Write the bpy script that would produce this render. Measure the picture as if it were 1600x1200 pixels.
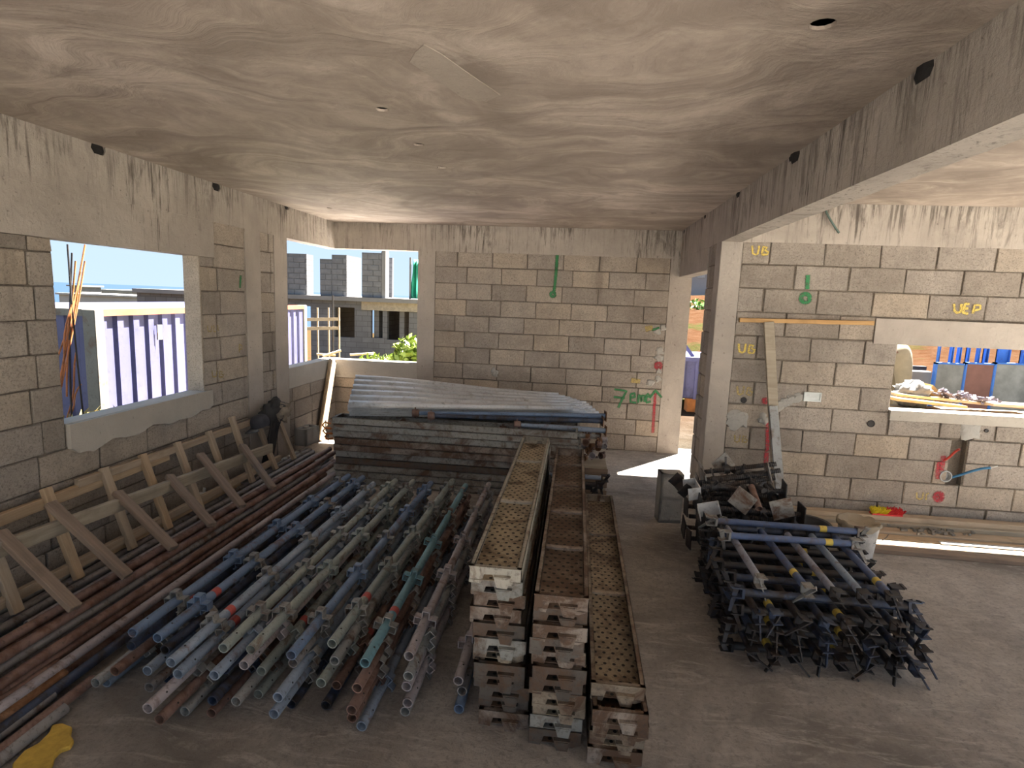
import bpy, bmesh, math, random
from mathutils import Vector, Matrix, noise
random.seed(7)
for o in list(bpy.data.objects): bpy.data.objects.remove(o)
SC = bpy.context.scene
COL = SC.collection
PI = math.pi

# ------------------------------------------------------------------ camera
FPX, YAW, PIT, ROLL, CH = 901.05, 0.1087, 0.1460, 0.0388, 1.9217
_fw = Vector((-math.sin(YAW)*math.cos(PIT), math.cos(YAW)*math.cos(PIT), -math.sin(PIT)))
_rt = Vector((math.cos(YAW), math.sin(YAW), 0)); _up = _rt.cross(_fw)
_r = _rt*math.cos(ROLL) + _up*math.sin(ROLL); _u = _up*math.cos(ROLL) - _rt*math.sin(ROLL)
cd = bpy.data.cameras.new('camera'); cam = bpy.data.objects.new('camera', cd); COL.objects.link(cam)
cd.sensor_fit = 'HORIZONTAL'; cd.sensor_width = 36; cd.lens = FPX/1600*36
cd.clip_start = .05; cd.clip_end = 60000
cam.matrix_world = Matrix(((_r.x, _u.x, -_fw.x, 0), (_r.y, _u.y, -_fw.y, 0), (_r.z, _u.z, -_fw.z, CH), (0, 0, 0, 1)))
SC.camera = cam
def ray(px, py): return _fw*FPX + _r*(px-800) - _u*(py-600)
def on(px, py, ax, val):
    d = ray(px, py); i = 'xyz'.index(ax); o = Vector((0, 0, CH))
    return o + d*((val-o[i])/d[i])
def F(px, py, z=0.0): return on(px, py, 'z', z)

# ------------------------------------------------------------------ world, sun, exposure
w = bpy.data.worlds.new('sky'); SC.world = w; w.use_nodes = True
nt = w.node_tree; nt.nodes.clear()
def N(t, nt_, **k):
    n = nt_.nodes.new(t)
    for a, b in k.items(): setattr(n, a, b)
    return n
wo = N('ShaderNodeOutputWorld', nt); bg = N('ShaderNodeBackground', nt)
tc = N('ShaderNodeTexCoord', nt); sx = N('ShaderNodeSeparateXYZ', nt); cr = N('ShaderNodeValToRGB', nt)
nt.links.new(tc.outputs['Generated'], sx.inputs[0]); nt.links.new(sx.outputs['Z'], cr.inputs[0])
cr.color_ramp.elements[0].position = 0.0; cr.color_ramp.elements[0].color = (.62, .80, 1.0, 1)
cr.color_ramp.elements[1].position = .7; cr.color_ramp.elements[1].color = (.42, .62, .92, 1)
nt.links.new(cr.outputs[0], bg.inputs[0]); bg.inputs[1].default_value = .24
nt.links.new(bg.outputs[0], wo.inputs[0])
SUND = Vector((-.63*.5045, -.777*.5045, -.8634))     # direction the light travels, about 60 degrees high
sl = bpy.data.lights.new('sun', 'SUN'); sun = bpy.data.objects.new('sun', sl); COL.objects.link(sun)
sl.energy = 15.0; sl.angle = .0093; sl.color = (1, .94, .88)
sun.rotation_euler = (-SUND).to_track_quat('Z', 'Y').to_euler()
vs = SC.view_settings
vs.view_transform = 'Standard'; vs.look = 'None'; vs.exposure = 2.25; vs.gamma = 1; vs.use_curve_mapping = False

# ------------------------------------------------------------------ room constants
XL, YB, YR, XS, H = -3.278, 7.55, 5.423, 1.236, 2.84
BW, BH = .46, .21

# ------------------------------------------------------------------ mesh helpers
class MB:
    def __init__(s): s.v = []; s.f = []; s.uv = None
    def add(s, vs_, fs):
        o = len(s.v); s.v += [Vector(q) for q in vs_]; s.f += [tuple(i+o for i in f) for f in fs]; return s
    def box(s, x0, x1, y0, y1, z0, z1, M=None):
        q = [Vector((x, y, z)) for x in (x0, x1) for y in (y0, y1) for z in (z0, z1)]
        if M is not None: q = [M @ p for p in q]
        return s.add(q, [(0, 1, 3, 2), (4, 6, 7, 5), (0, 4, 5, 1), (2, 3, 7, 6), (0, 2, 6, 4), (1, 5, 7, 3)])
    def bar(s, a, b, wd, th, up=(0, 0, 1)):
        a = Vector(a); b = Vector(b); d = (b-a); L = d.length; d.normalize()
        side = d.cross(Vector(up)); side.normalize(); n = side.cross(d)
        M = Matrix((( d.x, side.x, n.x, a.x), (d.y, side.y, n.y, a.y), (d.z, side.z, n.z, a.z), (0, 0, 0, 1)))
        return s.box(0, L, -wd/2, wd/2, -th/2, th/2, M)
    def prism(s, poly, z0, z1, M=None):
        n = len(poly)
        q = [Vector((x, y, z0)) for x, y in poly] + [Vector((x, y, z1)) for x, y in poly]
        if M is not None: q = [M @ p for p in q]
        return s.add(q, [tuple(range(n-1, -1, -1)), tuple(range(n, 2*n))] + [(i, (i+1) % n, n+(i+1) % n, n+i) for i in range(n)])
    def tube(s, a, b, r, n=12, ri=None, r2=None):
        a = Vector(a); b = Vector(b); d = (b-a).normalized()
        t = Vector((0, 0, 1)) if abs(d.z) < .9 else Vector((1, 0, 0))
        e1 = d.cross(t).normalized(); e2 = d.cross(e1)
        r2 = r if r2 is None else r2
        ring = lambda c, R: [c + e1*(R*math.cos(2*PI*i/n)) + e2*(R*math.sin(2*PI*i/n)) for i in range(n)]
        if ri is None:
            q = ring(a, r) + ring(b, r2)
            fs = [(i, n+i, n+(i+1) % n, (i+1) % n) for i in range(n)] + [tuple(range(n)), tuple(range(2*n-1, n-1, -1))]
        else:
            dd = min(.25, (b-a).length*.5)
            q = ring(a, r) + ring(b, r2) + ring(a, ri) + ring(b, ri*r2/r) + ring(a+d*dd, ri) + ring(b-d*dd, ri)
            fs = []
            for i in range(n):
                j = (i+1) % n
                fs += [(i, n+i, n+j, j), (i, j, 2*n+j, 2*n+i), (n+i, 3*n+i, 3*n+j, n+j),
                       (2*n+i, 2*n+j, 4*n+j, 4*n+i), (3*n+i, 5*n+i, 5*n+j, 3*n+j)]
            fs += [tuple(4*n+i for i in range(n)), tuple(5*n+i for i in range(n-1, -1, -1))]
        return s.add(q, fs)
    def path(s, pts, r, n=8, closed=False):
        pts = [Vector(p) for p in pts]; m = len(pts); q = []; fs = []
        prev = None
        for k, p in enumerate(pts):
            d = (pts[min(k+1, m-1)] - pts[max(k-1, 0)]).normalized()
            if prev is None:
                t = Vector((0, 0, 1)) if abs(d.z) < .9 else Vector((1, 0, 0)); e1 = d.cross(t).normalized()
            else: e1 = (prev - d*prev.dot(d)).normalized()
            prev = e1; e2 = d.cross(e1)
            rr = r[k] if isinstance(r, (list, tuple)) else r
            q += [p + e1*(rr*math.cos(2*PI*i/n)) + e2*(rr*math.sin(2*PI*i/n)) for i in range(n)]
        for k in range(m-1):
            fs += [(k*n+i, k*n+(i+1) % n, (k+1)*n+(i+1) % n, (k+1)*n+i) for i in range(n)]
        fs += [tuple(range(n-1, -1, -1)), tuple((m-1)*n+i for i in range(n))]
        return s.add(q, fs)
    def lathe(s, prof, n=20, M=None):
        q = []; fs = []
        for r, z in prof: q += [Vector((r*math.cos(2*PI*i/n), r*math.sin(2*PI*i/n), z)) for i in range(n)]
        if M is not None: q = [M @ p for p in q]
        for k in range(len(prof)-1): fs += [(k*n+i, k*n+(i+1) % n, (k+1)*n+(i+1) % n, (k+1)*n+i) for i in range(n)]
        fs += [tuple(range(n-1, -1, -1)), tuple((len(prof)-1)*n+i for i in range(n))]
        return s.add(q, fs)
    def mesh(s, name, smooth=None, bevel=0):
        me = bpy.data.meshes.new(name); me.from_pydata([tuple(p) for p in s.v], [], s.f)
        bm = bmesh.new(); bm.from_mesh(me)
        bmesh.ops.recalc_face_normals(bm, faces=bm.faces)
        if bevel: bmesh.ops.bevel(bm, geom=bm.edges[:], offset=bevel, segments=1, affect='EDGES', profile=.5)
        bm.to_mesh(me); bm.free()
        if smooth:
            for p in me.polygons: p.use_smooth = True
            me.set_sharp_from_angle(angle=math.radians(smooth))
        me.materials.append(None)
        return me
    def build(s, name, mat, parent=None, M=None, smooth=None, bevel=0):
        return inst(name, s.mesh(name, smooth, bevel), mat, parent, M)

def inst(name, me, mat, parent=None, M=None):
    o = bpy.data.objects.new(name, me); COL.objects.link(o)
    o.material_slots[0].link = 'OBJECT'; o.material_slots[0].material = mat
    if parent is not None: o.parent = parent
    if M is not None: o.matrix_local = M
    return o
def tag(o, label=None, cat=None, group=None, kind=None):
    if label: o['label'] = label
    if cat: o['category'] = cat
    if group: o['group'] = group
    if kind: o['kind'] = kind
    return o
def thing(name, label, cat, loc=(0, 0, 0), rotz=0.0, group=None, M=None):
    o = bpy.data.objects.new(name, None); COL.objects.link(o); o.empty_display_size = .1
    if M is not None: o.matrix_world = M
    else: o.location = loc; o.rotation_euler = (0, 0, rotz)
    return tag(o, label, cat, group)
def T(x, y, z): return Matrix.Translation((x, y, z))
def RZ(a): return Matrix.Rotation(a, 4, 'Z')
def RX(a): return Matrix.Rotation(a, 4, 'X')
def RY(a): return Matrix.Rotation(a, 4, 'Y')
def apply_cut(o, cutters):
    """subtract the cutter meshes from o, keep only the result"""
    for c in cutters:
        m = o.modifiers.new('cut', 'BOOLEAN'); m.operation = 'DIFFERENCE'; m.object = c; m.solver = 'EXACT'
    bpy.context.view_layer.update()
    me = bpy.data.meshes.new_from_object(o.evaluated_get(bpy.context.evaluated_depsgraph_get()))
    mat = o.material_slots[0].material
    o.modifiers.clear(); o.data = me
    while len(me.materials) < 1: me.materials.append(None)
    o.material_slots[0].link = 'OBJECT'; o.material_slots[0].material = mat
    for c in cutters: bpy.data.objects.remove(c)

# ------------------------------------------------------------------ materials
def mat_new(name):
    m = bpy.data.materials.new(name); m.use_nodes = True; t = m.node_tree
    return m, t, t.nodes['Principled BSDF']
def ramp(t, fac, stops):
    r = N('ShaderNodeValToRGB', t); e = r.color_ramp.elements
    while len(e) < len(stops): e.new(.5)
    for k, (p, c) in enumerate(stops): e[k].position = p; e[k].color = (*c, 1) if len(c) == 3 else c
    t.links.new(fac, r.inputs[0]); return r.outputs[0]
def coords(t, kind='Object', scale=(1, 1, 1), rnd=0.0):
    if kind == 'World': out = N('ShaderNodeNewGeometry', t).outputs['Position']
    else: out = N('ShaderNodeTexCoord', t).outputs[kind]
    mp = N('ShaderNodeMapping', t); mp.inputs['Scale'].default_value = scale
    t.links.new(out, mp.inputs[0])
    if rnd:
        oi = N('ShaderNodeObjectInfo', t); m = N('ShaderNodeMath', t, operation='MULTIPLY'); m.inputs[1].default_value = rnd
        t.links.new(oi.outputs['Random'], m.inputs[0])
        cb = N('ShaderNodeCombineXYZ', t)
        for i in range(3): t.links.new(m.outputs[0], cb.inputs[i])
        t.links.new(cb.outputs[0], mp.inputs['Location'])
    return mp.outputs[0]
def noi(t, vec, scale, detail=6, rough=.6, dist=0.0):
    n = N('ShaderNodeTexNoise', t); n.inputs['Scale'].default_value = scale; n.inputs['Detail'].default_value = detail
    n.inputs['Roughness'].default_value = rough; n.inputs['Distortion'].default_value = dist
    t.links.new(vec, n.inputs['Vector']); return n.outputs['Fac']
def mixc(t, fac, a, b, mode='MIX'):
    m = N('ShaderNodeMix', t, data_type='RGBA', blend_type=mode)
    for s, v in ((m.inputs[0], fac), (m.inputs[6], a), (m.inputs[7], b)):
        if isinstance(v, (int, float)): s.default_value = v
        elif isinstance(v, (tuple, list)): s.default_value = (*v, 1)
        else: t.links.new(v, s)
    return m.outputs[2]
def bump(t, b, h, strength=.5, dist=.01, prev=None):
    n = N('ShaderNodeBump', t); n.inputs['Strength'].default_value = strength; n.inputs['Distance'].default_value = dist
    t.links.new(h, n.inputs['Height'])
    if prev is not None: t.links.new(prev, n.inputs['Normal'])
    if b is not None: t.links.new(n.outputs[0], b.inputs['Normal'])
    return n.outputs[0]
def mathn(t, op, a, b=None, c=None):
    m = N('ShaderNodeMath', t, operation=op)
    for s, v in zip(m.inputs, (a, b, c)):
        if v is None: continue
        if isinstance(v, (int, float)): s.default_value = v
        else: t.links.new(v, s)
    return m.outputs[0]

def block_material(name, c0, c1, stain):
    m, t, b = mat_new(name)
    v = coords(t, 'Object', rnd=37.0); wv = coords(t, 'World')
    base = ramp(t, noi(t, v, 5.0, 6, .7), [(.3, c0), (.7, c1)])
    grit = noi(t, v, 75, 5, .8, .6)
    base = mixc(t, ramp(t, grit, [(.34, (.85, .85, .85)), (.50, (0, 0, 0))]), base, tuple(q*.42 for q in c0))
    base = mixc(t, ramp(t, noi(t, wv, .8, 7, .7), [(.46, (0, 0, 0)), (.70, (.8, .8, .8))]), base, stain)
    base = mixc(t, ramp(t, noi(t, coords(t, 'World', (5, 5, .7)), 1.2, 5, .7), [(.58, (0, 0, 0)), (.72, (.55, .55, .55))]), base, stain)
    oi = N('ShaderNodeObjectInfo', t)
    val = ramp(t, oi.outputs['Random'], [(0, (.78, .76, .74)), (.5, (.95, .95, .95)), (1, (1.08, 1.03, .94))])
    base = mixc(t, 1.0, base, val, 'MULTIPLY')
    t.links.new(base, b.inputs['Base Color']); b.inputs['Roughness'].default_value = .95
    p = bump(t, None, noi(t, v, 48, 7, .8, .5), 1.0, .016)
    bump(t, b, noi(t, v, 9, 3), .4, .03, p)
    return m
M_block = block_material('concrete_block', (.43, .375, .32), (.57, .505, .43), (.26, .22, .185))
M_mortar = block_material('mortar', (.20, .17, .14), (.33, .28, .225), (.13, .11, .09))

def concrete_material(name, c0, c1, streak=.0, pits=.5):
    m, t, b = mat_new(name)
    wv = coords(t, 'World'); 
    base = ramp(t, noi(t, wv, 1.7, 6, .62, .4), [(.3, c0), (.7, c1)])
    if streak:
        g = N('ShaderNodeSeparateXYZ', t); t.links.new(N('ShaderNodeNewGeometry', t).outputs['Position'], g.inputs[0])
        hi = N('ShaderNodeMapRange', t); hi.inputs['From Min'].default_value = 2.1; hi.inputs['From Max'].default_value = 2.84
        t.links.new(g.outputs['Z'], hi.inputs[0])
        for sc_, ns, lo, amt in (((16, 16, 1.0), 1.5, .555, .85), ((34, 34, 2.2), 1.3, .575, .75), ((5, 5, 1.6), 1.4, .56, .5)):
            s1 = noi(t, coords(t, 'World', sc_), ns, 6, .72, .7)
            s2 = mathn(t, 'ADD', s1, mathn(t, 'MULTIPLY', mathn(t, 'SUBTRACT', hi.outputs[0], .55), .16))
            f = ramp(t, s2, [(lo, (0, 0, 0)), (lo+.10, (1, 1, 1))])
            gate = ramp(t, noi(t, wv, 1.3+.3*ns, 3), [(.40, (.12, .12, .12)), (.60, (1, 1, 1))])
            base = mixc(t, mathn(t, 'MULTIPLY', mathn(t, 'MULTIPLY', f, gate), streak*amt), base, (.075, .06, .048))
    pit = ramp(t, noi(t, wv, 34, 2, .5), [(.24, (1, 1, 1)), (.31, (0, 0, 0))])
    base = mixc(t, mathn(t, 'MULTIPLY', pit, pits), base, (.06, .05, .04))
    t.links.new(base, b.inputs['Base Color']); b.inputs['Roughness'].default_value = .85
    p = bump(t, None, noi(t, wv, 22, 7, .75), .6, .016)
    bump(t, b, noi(t, wv, 4, 3), .4, .04, p)
    return m
M_conc = concrete_material('cast_concrete', (.36, .315, .27), (.50, .445, .38), .95)
M_sill = concrete_material('sill_plaster', (.42, .385, .33), (.52, .48, .41), .0, .4)
M_bounce = concrete_material('pale_bounce_slab', (.58, .55, .50), (.68, .65, .60), .0, .3)  # for the added slabs that throw sunlight indoors
M_patch = concrete_material('grey_mortar_patch', (.33, .32, .29), (.45, .43, .39), .0, .3)

def ceiling_material():
    m, t, b = mat_new('ceiling_plaster')
    v0 = coords(t, 'World')
    # trowel sweeps: coordinates bent by a slow noise, then stretched
    nz = N('ShaderNodeTexNoise', t); nz.inputs['Scale'].default_value = .55; nz.inputs['Detail'].default_value = 3
    t.links.new(v0, nz.inputs['Vector'])
    sub = N('ShaderNodeVectorMath', t, operation='SUBTRACT'); t.links.new(nz.outputs['Color'], sub.inputs[0]); sub.inputs[1].default_value = (.5, .5, .5)
    sca = N('ShaderNodeVectorMath', t, operation='SCALE'); t.links.new(sub.outputs[0], sca.inputs[0]); sca.inputs['Scale'].default_value = 2.6
    add = N('ShaderNodeVectorMath', t, operation='ADD'); t.links.new(v0, add.inputs[0]); t.links.new(sca.outputs[0], add.inputs[1])
    mp = N('ShaderNodeMapping', t); mp.inputs['Scale'].default_value = (.75, 2.0, 1); t.links.new(add.outputs[0], mp.inputs[0])
    n2 = noi(t, mp.outputs[0], 1.5, 9, .66, .9)
    n1 = noi(t, v0, .8, 6, .6, .8); n3 = noi(t, v0, 18, 6, .7)
    base = ramp(t, n1, [(.33, (.24, .19, .155)), (.5, (.40, .33, .27)), (.68, (.56, .475, .40))])
    base = mixc(t, ramp(t, n2, [(.34, (.75, .75, .75)), (.55, (0, 0, 0))]), base, (.225, .178, .145))
    base = mixc(t, ramp(t, n2, [(.53, (0, 0, 0)), (.74, (.65, .65, .65))]), base, (.62, .53, .445))
    base = mixc(t, ramp(t, n3, [(.3, (.35, .35, .35)), (.5, (0, 0, 0))]), base, (.26, .21, .165))
    t.links.new(base, b.inputs['Base Color']); b.inputs['Roughness'].default_value = .75
    p = bump(t, None, n2, .55, .03); bump(t, b, n3, .3, .01, p)
    return m
M_ceil = ceiling_material()
def plain0(name, col):
    m, t, b = mat_new(name); n1 = noi(t, coords(t, 'World'), 30, 4)
    t.links.new(ramp(t, n1, [(.3, tuple(q*.6 for q in col)), (.7, tuple(q*1.4 for q in col))]), b.inputs['Base Color']); b.inputs['Roughness'].default_value = .95
    return m
def floor_material():
    m, t, b = mat_new('floor_screed')
    v = coords(t, 'World')
    n1 = noi(t, v, .7, 7, .65, .6); n2 = noi(t, v, 4.5, 9, .75, .8); n3 = noi(t, v, 34, 8, .8, .4); n4 = noi(t, coords(t, 'World', (1, 3.5, 1)), 2.4, 7, .7, 1.5)
    base = ramp(t, n1, [(.36, (.27, .235, .20)), (.5, (.52, .465, .405)), (.66, (.70, .64, .57))])
    base = mixc(t, ramp(t, n2, [(.36, (.6, .6, .6)), (.54, (0, 0, 0))]), base, (.30, .26, .225))
    base = mixc(t, ramp(t, n4, [(.52, (0, 0, 0)), (.66, (.75, .75, .75))]), base, (.70, .64, .57))
    base = mixc(t, ramp(t, n3, [(.38, (.6, .6, .6)), (.50, (0, 0, 0))]), base, (.25, .215, .185))
    t.links.new(base, b.inputs['Base Color'])
    t.links.new(ramp(t, n2, [(.3, (.5,)*3), (.7, (.85,)*3)]), b.inputs['Roughness'])
    p = bump(t, None, n3, .9, .02); p = bump(t, None, n4, .7, .04, p); bump(t, b, n2, .8, .045, p)
    return m
M_floor = floor_material()

def metal_paint(name, col, rust=.35, dirt=(.11, .095, .08), metallic=0.0, rough=.55, rustc=(.13, .065, .035), scale=1.0, var=.25):
    m, t, b = mat_new(name)
    v = coords(t, 'Object', rnd=53.0)
    n1 = noi(t, v, 7*scale, 6, .7, .5); n2 = noi(t, v, 45*scale, 4, .7); n3 = noi(t, v, 2.5*scale, 3)
    base = mixc(t, ramp(t, n3, [(.4, (0, 0, 0)), (.65, (var,)*3)]), col, tuple(min(1, q*1.7+.04) for q in col))
    base = mixc(t, ramp(t, n1, [(.62-rust*.5, (0, 0, 0)), (.78-rust*.5, (1, 1, 1))]), base, rustc)
    base = mixc(t, ramp(t, n2, [(.55, (0, 0, 0)), (.7, (.8, .8, .8))]), base, dirt)
    t.links.new(base, b.inputs['Base Color']); b.inputs['Metallic'].default_value = metallic
    t.links.new(ramp(t, n1, [(.3, (rough-.12,)*3), (.7, (min(1, rough+.25),)*3)]), b.inputs['Roughness'])
    bump(t, b, n2, .25, .003)
    return m
M_blue = metal_paint('worn_blue_paint', (.125, .185, .29), .16, (.10, .11, .125))
M_bluegrey = metal_paint('worn_blue_grey_paint', (.22, .27, .34), .14, (.10, .10, .10))
M_grey = metal_paint('worn_grey_steel', (.30, .305, .295), .18, (.10, .09, .08), .25)
M_green = metal_paint('worn_grey_green_paint', (.25, .28, .255), .16, (.10, .09, .08))
M_teal = metal_paint('worn_teal_paint', (.13, .26, .30), .12, (.09, .10, .10))
M_mauve = metal_paint('worn_mauve_grey_steel', (.32, .285, .29), .2, (.11, .09, .085))
M_rust = metal_paint('rusty_brown_steel', (.20, .125, .10), .35, (.08, .06, .05), .15, .55, (.13, .065, .042))
M_rust2 = metal_paint('rusty_orange_steel', (.23, .12, .06), .4, (.08, .05, .035), .1, .7, (.15, .065, .025))
M_pipe = metal_paint('dull_grey_pipe', (.24, .23, .225), .2, (.07, .062, .055), .3)
M_lug = metal_paint('lug_steel', (.24, .235, .22), .22, (.075, .065, .055), .25)
M_dark = metal_paint('dirty_black_steel', (.030, .028, .029), .3, (.018, .016, .015), .2, .5, (.055, .036, .025))
M_darkblue = metal_paint('dirty_dark_blue_steel', (.035, .052, .095), .4, (.022, .021, .021), .1, .5, (.034, .026, .022))
M_ledger = metal_paint('ledger_blue_paint', (.07, .105, .205), .22, (.10, .10, .12), 0, .5, (.10, .08, .07))
M_ledger_pale = metal_paint('ledger_pale_paint', (.24, .25, .30), .2, (.12, .11, .11))
M_yellow = metal_paint('yellow_band_paint', (.52, .38, .06), .12, (.18, .14, .06))
M_red = metal_paint('red_band_paint', (.40, .07, .06), .12, (.15, .07, .06))
M_galv = metal_paint('galvanised_steel', (.56, .57, .57), .14, (.36, .36, .35), .25, .36, (.36, .34, .30))
M_wing = metal_paint('steel_plate_scrap', (.30, .285, .255), .3, (.12, .10, .085), .3, .5)
M_hole_shade = metal_paint('hole_shade_black', (.012, .01, .009), .1, (.01, .009, .008))  # near-black colour that paints the dark inside holes
def plank_material(name, col, rust, holes=True):
    m, t, b = mat_new(name)
    v = coords(t, 'Object', rnd=71.0)
    n1 = noi(t, v, 4.5, 7, .72, .6); n2 = noi(t, v, 38, 5, .7); n3 = noi(t, v, 1.6, 3)
    base = mixc(t, ramp(t, n3, [(.4, (0, 0, 0)), (.65, (.5,)*3)]), col, tuple(min(1, q*1.5+.02) for q in col))
    base = mixc(t, ramp(t, n1, [(.60-rust*.4, (0, 0, 0)), (.75-rust*.4, (1, 1, 1))]), base, (.12, .07, .042))
    base = mixc(t, ramp(t, n2, [(.52, (0, 0, 0)), (.7, (.8, .8, .8))]), base, (.06, .048, .04))
    t.links.new(base, b.inputs['Base Color']); b.inputs['Metallic'].default_value = .2; b.inputs['Roughness'].default_value = .6
    bump(t, b, n2, .3, .004)
    if holes:
        g = N('ShaderNodeTexCoord', t); s = N('ShaderNodeSeparateXYZ', t); t.links.new(g.outputs['Object'], s.inputs[0])
        # staggered near-black dots, painted for the dark seen through punched holes
        yy = mathn(t, 'DIVIDE', s.outputs['Y'], .042)
        odd = mathn(t, 'MULTIPLY', mathn(t, 'FLOORED_MODULO', mathn(t, 'FLOOR', yy), 2.0), .5)
        xx = mathn(t, 'ADD', mathn(t, 'DIVIDE', s.outputs['X'], .042), odd)
        fx = mathn(t, 'SUBTRACT', mathn(t, 'FRACT', xx), .5); fy = mathn(t, 'SUBTRACT', mathn(t, 'FRACT', yy), .5)
        r2 = mathn(t, 'ADD', mathn(t, 'MULTIPLY', fx, fx), mathn(t, 'MULTIPLY', mathn(t, 'MULTIPLY', fy, fy), .8))
        hole = mathn(t, 'LESS_THAN', r2, .036)
        base = mixc(t, hole, base, (.008, .007, .006)); t.links.new(base, b.inputs['Base Color'])
    return m
P_pale, P_paleh = plank_material('pale_zinc_plank', (.36, .33, .27), .18, False), plank_material('pale_zinc_plate', (.42, .355, .25), .2)
P_brown, P_brownh = plank_material('brown_rusty_plank', (.27, .225, .185), .5, False), plank_material('brown_rusty_plate', (.22, .17, .13), .5)
P_tan, P_tanh = plank_material('tan_plank', (.27, .22, .16), .4, False), plank_material('tan_plate', (.31, .25, .17), .3)
P_dark, P_darkh = plank_material('dark_plank', (.10, .085, .07), .4, False), plank_material('dark_plate', (.08, .068, .055), .5)
P_grey, P_greyh = plank_material('grey_plank', (.25, .245, .22), .3, False), plank_material('grey_plate', (.2, .195, .18), .4)

def wood_material(name, c0, c1, axis=0, knots=.5):
    m, t, b = mat_new(name)
    sc = [14, 14, 14]; sc[axis] = .9
    v = coords(t, 'Object', tuple(sc), 29.0)
    n1 = noi(t, v, 2.2, 7, .65, .5); n2 = noi(t, coords(t, 'Object', rnd=11.0), 5, 4)
    base = ramp(t, n1, [(.3, c0), (.65, c1)])
    base = mixc(t, ramp(t, n2, [(.55, (0, 0, 0)), (.75, (knots,)*3)]), base, tuple(q*.55 for q in c0))
    t.links.new(base, b.inputs['Base Color']); b.inputs['Roughness'].default_value = .75
    bump(t, b, n1, .3, .004)
    return m
W_pale = wood_material('pale_pine', (.38, .265, .155), (.54, .40, .255))
W_grey = wood_material('weathered_pine', (.27, .225, .165), (.42, .36, .27))
W_dark = wood_material('dirty_timber', (.16, .115, .085), (.27, .20, .145))
W_tan = wood_material('tan_timber', (.33, .25, .17), (.47, .375, .27))
W_orange = wood_material('orange_batten', (.40, .22, .08), (.55, .34, .14))

def plain(name, col, rough=.7, metallic=0.0, vary=.25, scale=8):
    m, t, b = mat_new(name)
    n1 = noi(t, coords(t, 'Object', rnd=17.0), scale, 5)
    base = ramp(t, n1, [(.3, tuple(q*(1-vary) for q in col)), (.7, tuple(min(1, q*(1+vary)) for q in col))])
    t.links.new(base, b.inputs['Base Color']); b.inputs['Roughness'].default_value = rough; b.inputs['Metallic'].default_value = metallic
    bump(t, b, n1, .2, .005)
    return m
def spray(name, col, dens=.55):
    m, t, b = mat_new(name)
    uv = N('ShaderNodeTexCoord', t).outputs['UV']; s = N('ShaderNodeSeparateXYZ', t); t.links.new(uv, s.inputs[0])
    e = mathn(t, 'SUBTRACT', 1.0, mathn(t, 'ABSOLUTE', mathn(t, 'SUBTRACT', mathn(t, 'MULTIPLY', s.outputs['Y'], 2.0), 1.0)))
    a = mathn(t, 'MULTIPLY', mathn(t, 'SMOOTH_MIN', mathn(t, 'MULTIPLY', e, 2.4), 1.0, .2), 1.0)
    n = noi(t, coords(t, 'World'), 85, 4, .7)
    a = mathn(t, 'MULTIPLY', a, ramp(t, n, [(.30, (0, 0, 0)), (1-dens, (1, 1, 1))]))
    t.links.new(a, b.inputs['Alpha']); b.inputs['Base Color'].default_value = (*col, 1); b.inputs['Roughness'].default_value = .8
    return m
S_yellow = spray('yellow_spray_paint', (.66, .50, .12), .5)
S_yfaint = spray('faint_yellow_spray_paint', (.55, .42, .15), .42)
S_green = spray('green_spray_paint', (.035, .21, .075), .5)
S_red = spray('red_spray_paint', (.42, .035, .05), .42)

# ================================================================== STRUCTURE
def struct(o, label=None):
    o['kind'] = 'structure'
    if label: o['label'] = label
    return o
# ---- outside ground
def sstep(a, b, x):
    k = min(1, max(0, (x-a)/(b-a))); return k*k*(3-2*k)
def ground_z(x, y):
    z = -.13
    z += -.95*sstep(-3.6, -5.4, x)
    z += .62*sstep(2.6, 4.0, x)*sstep(6.0, 7.2, y)
    z += -.75*sstep(9.5, 16, y)*sstep(1.0, -1.5, x)
    d = math.hypot(x, y)
    z += 2.2*sstep(16, 40, y)*sstep(0, 6, x) + 1.4*sstep(9, 20, x)*sstep(3, 9, y)
    left = sstep(6, -8, x + .12*y)
    z -= 5*sstep(22, 70, d)*left + 34*sstep(60, 420, d)*left + 20*sstep(300, 900, d)
    z += .16*noise.noise((x*.35, y*.35, 0)) * sstep(7.8, 10, max(abs(x)*1.3, y))
    return z
xs = sorted(set([-900, -500, -300, -200, -140, -100, -70, -50, -38, -30] + [-24+.8*i for i in range(61)] + [26, 30, 38, 50, 70, 110, 200, 400, 900]))
ys = sorted(set([-400, -150, -60, -30, -16, -8, -4] + [-2+.6*i for i in range(62)] + [37, 40, 44, 50, 60, 75, 95, 130, 180, 260, 360, 500, 900]))
gb = MB(); nx, ny = len(xs), len(ys)
gv = []
for y in ys:
    for x in xs:
        inb = (-3.6 < x < 8.8 and -14.5 < y < 5.8) or (-3.6 < x < 2.9 and y > 0 and y < 7.9)
        gv.append((x, y, -.35 if inb and not (x > 2.0 and y > 6.4) else ground_z(x, y)))
gb.add(gv, [(j*nx+i, j*nx+i+1, (j+1)*nx+i+1, (j+1)*nx+i) for j in range(ny-1) for i in range(nx-1)])
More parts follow.
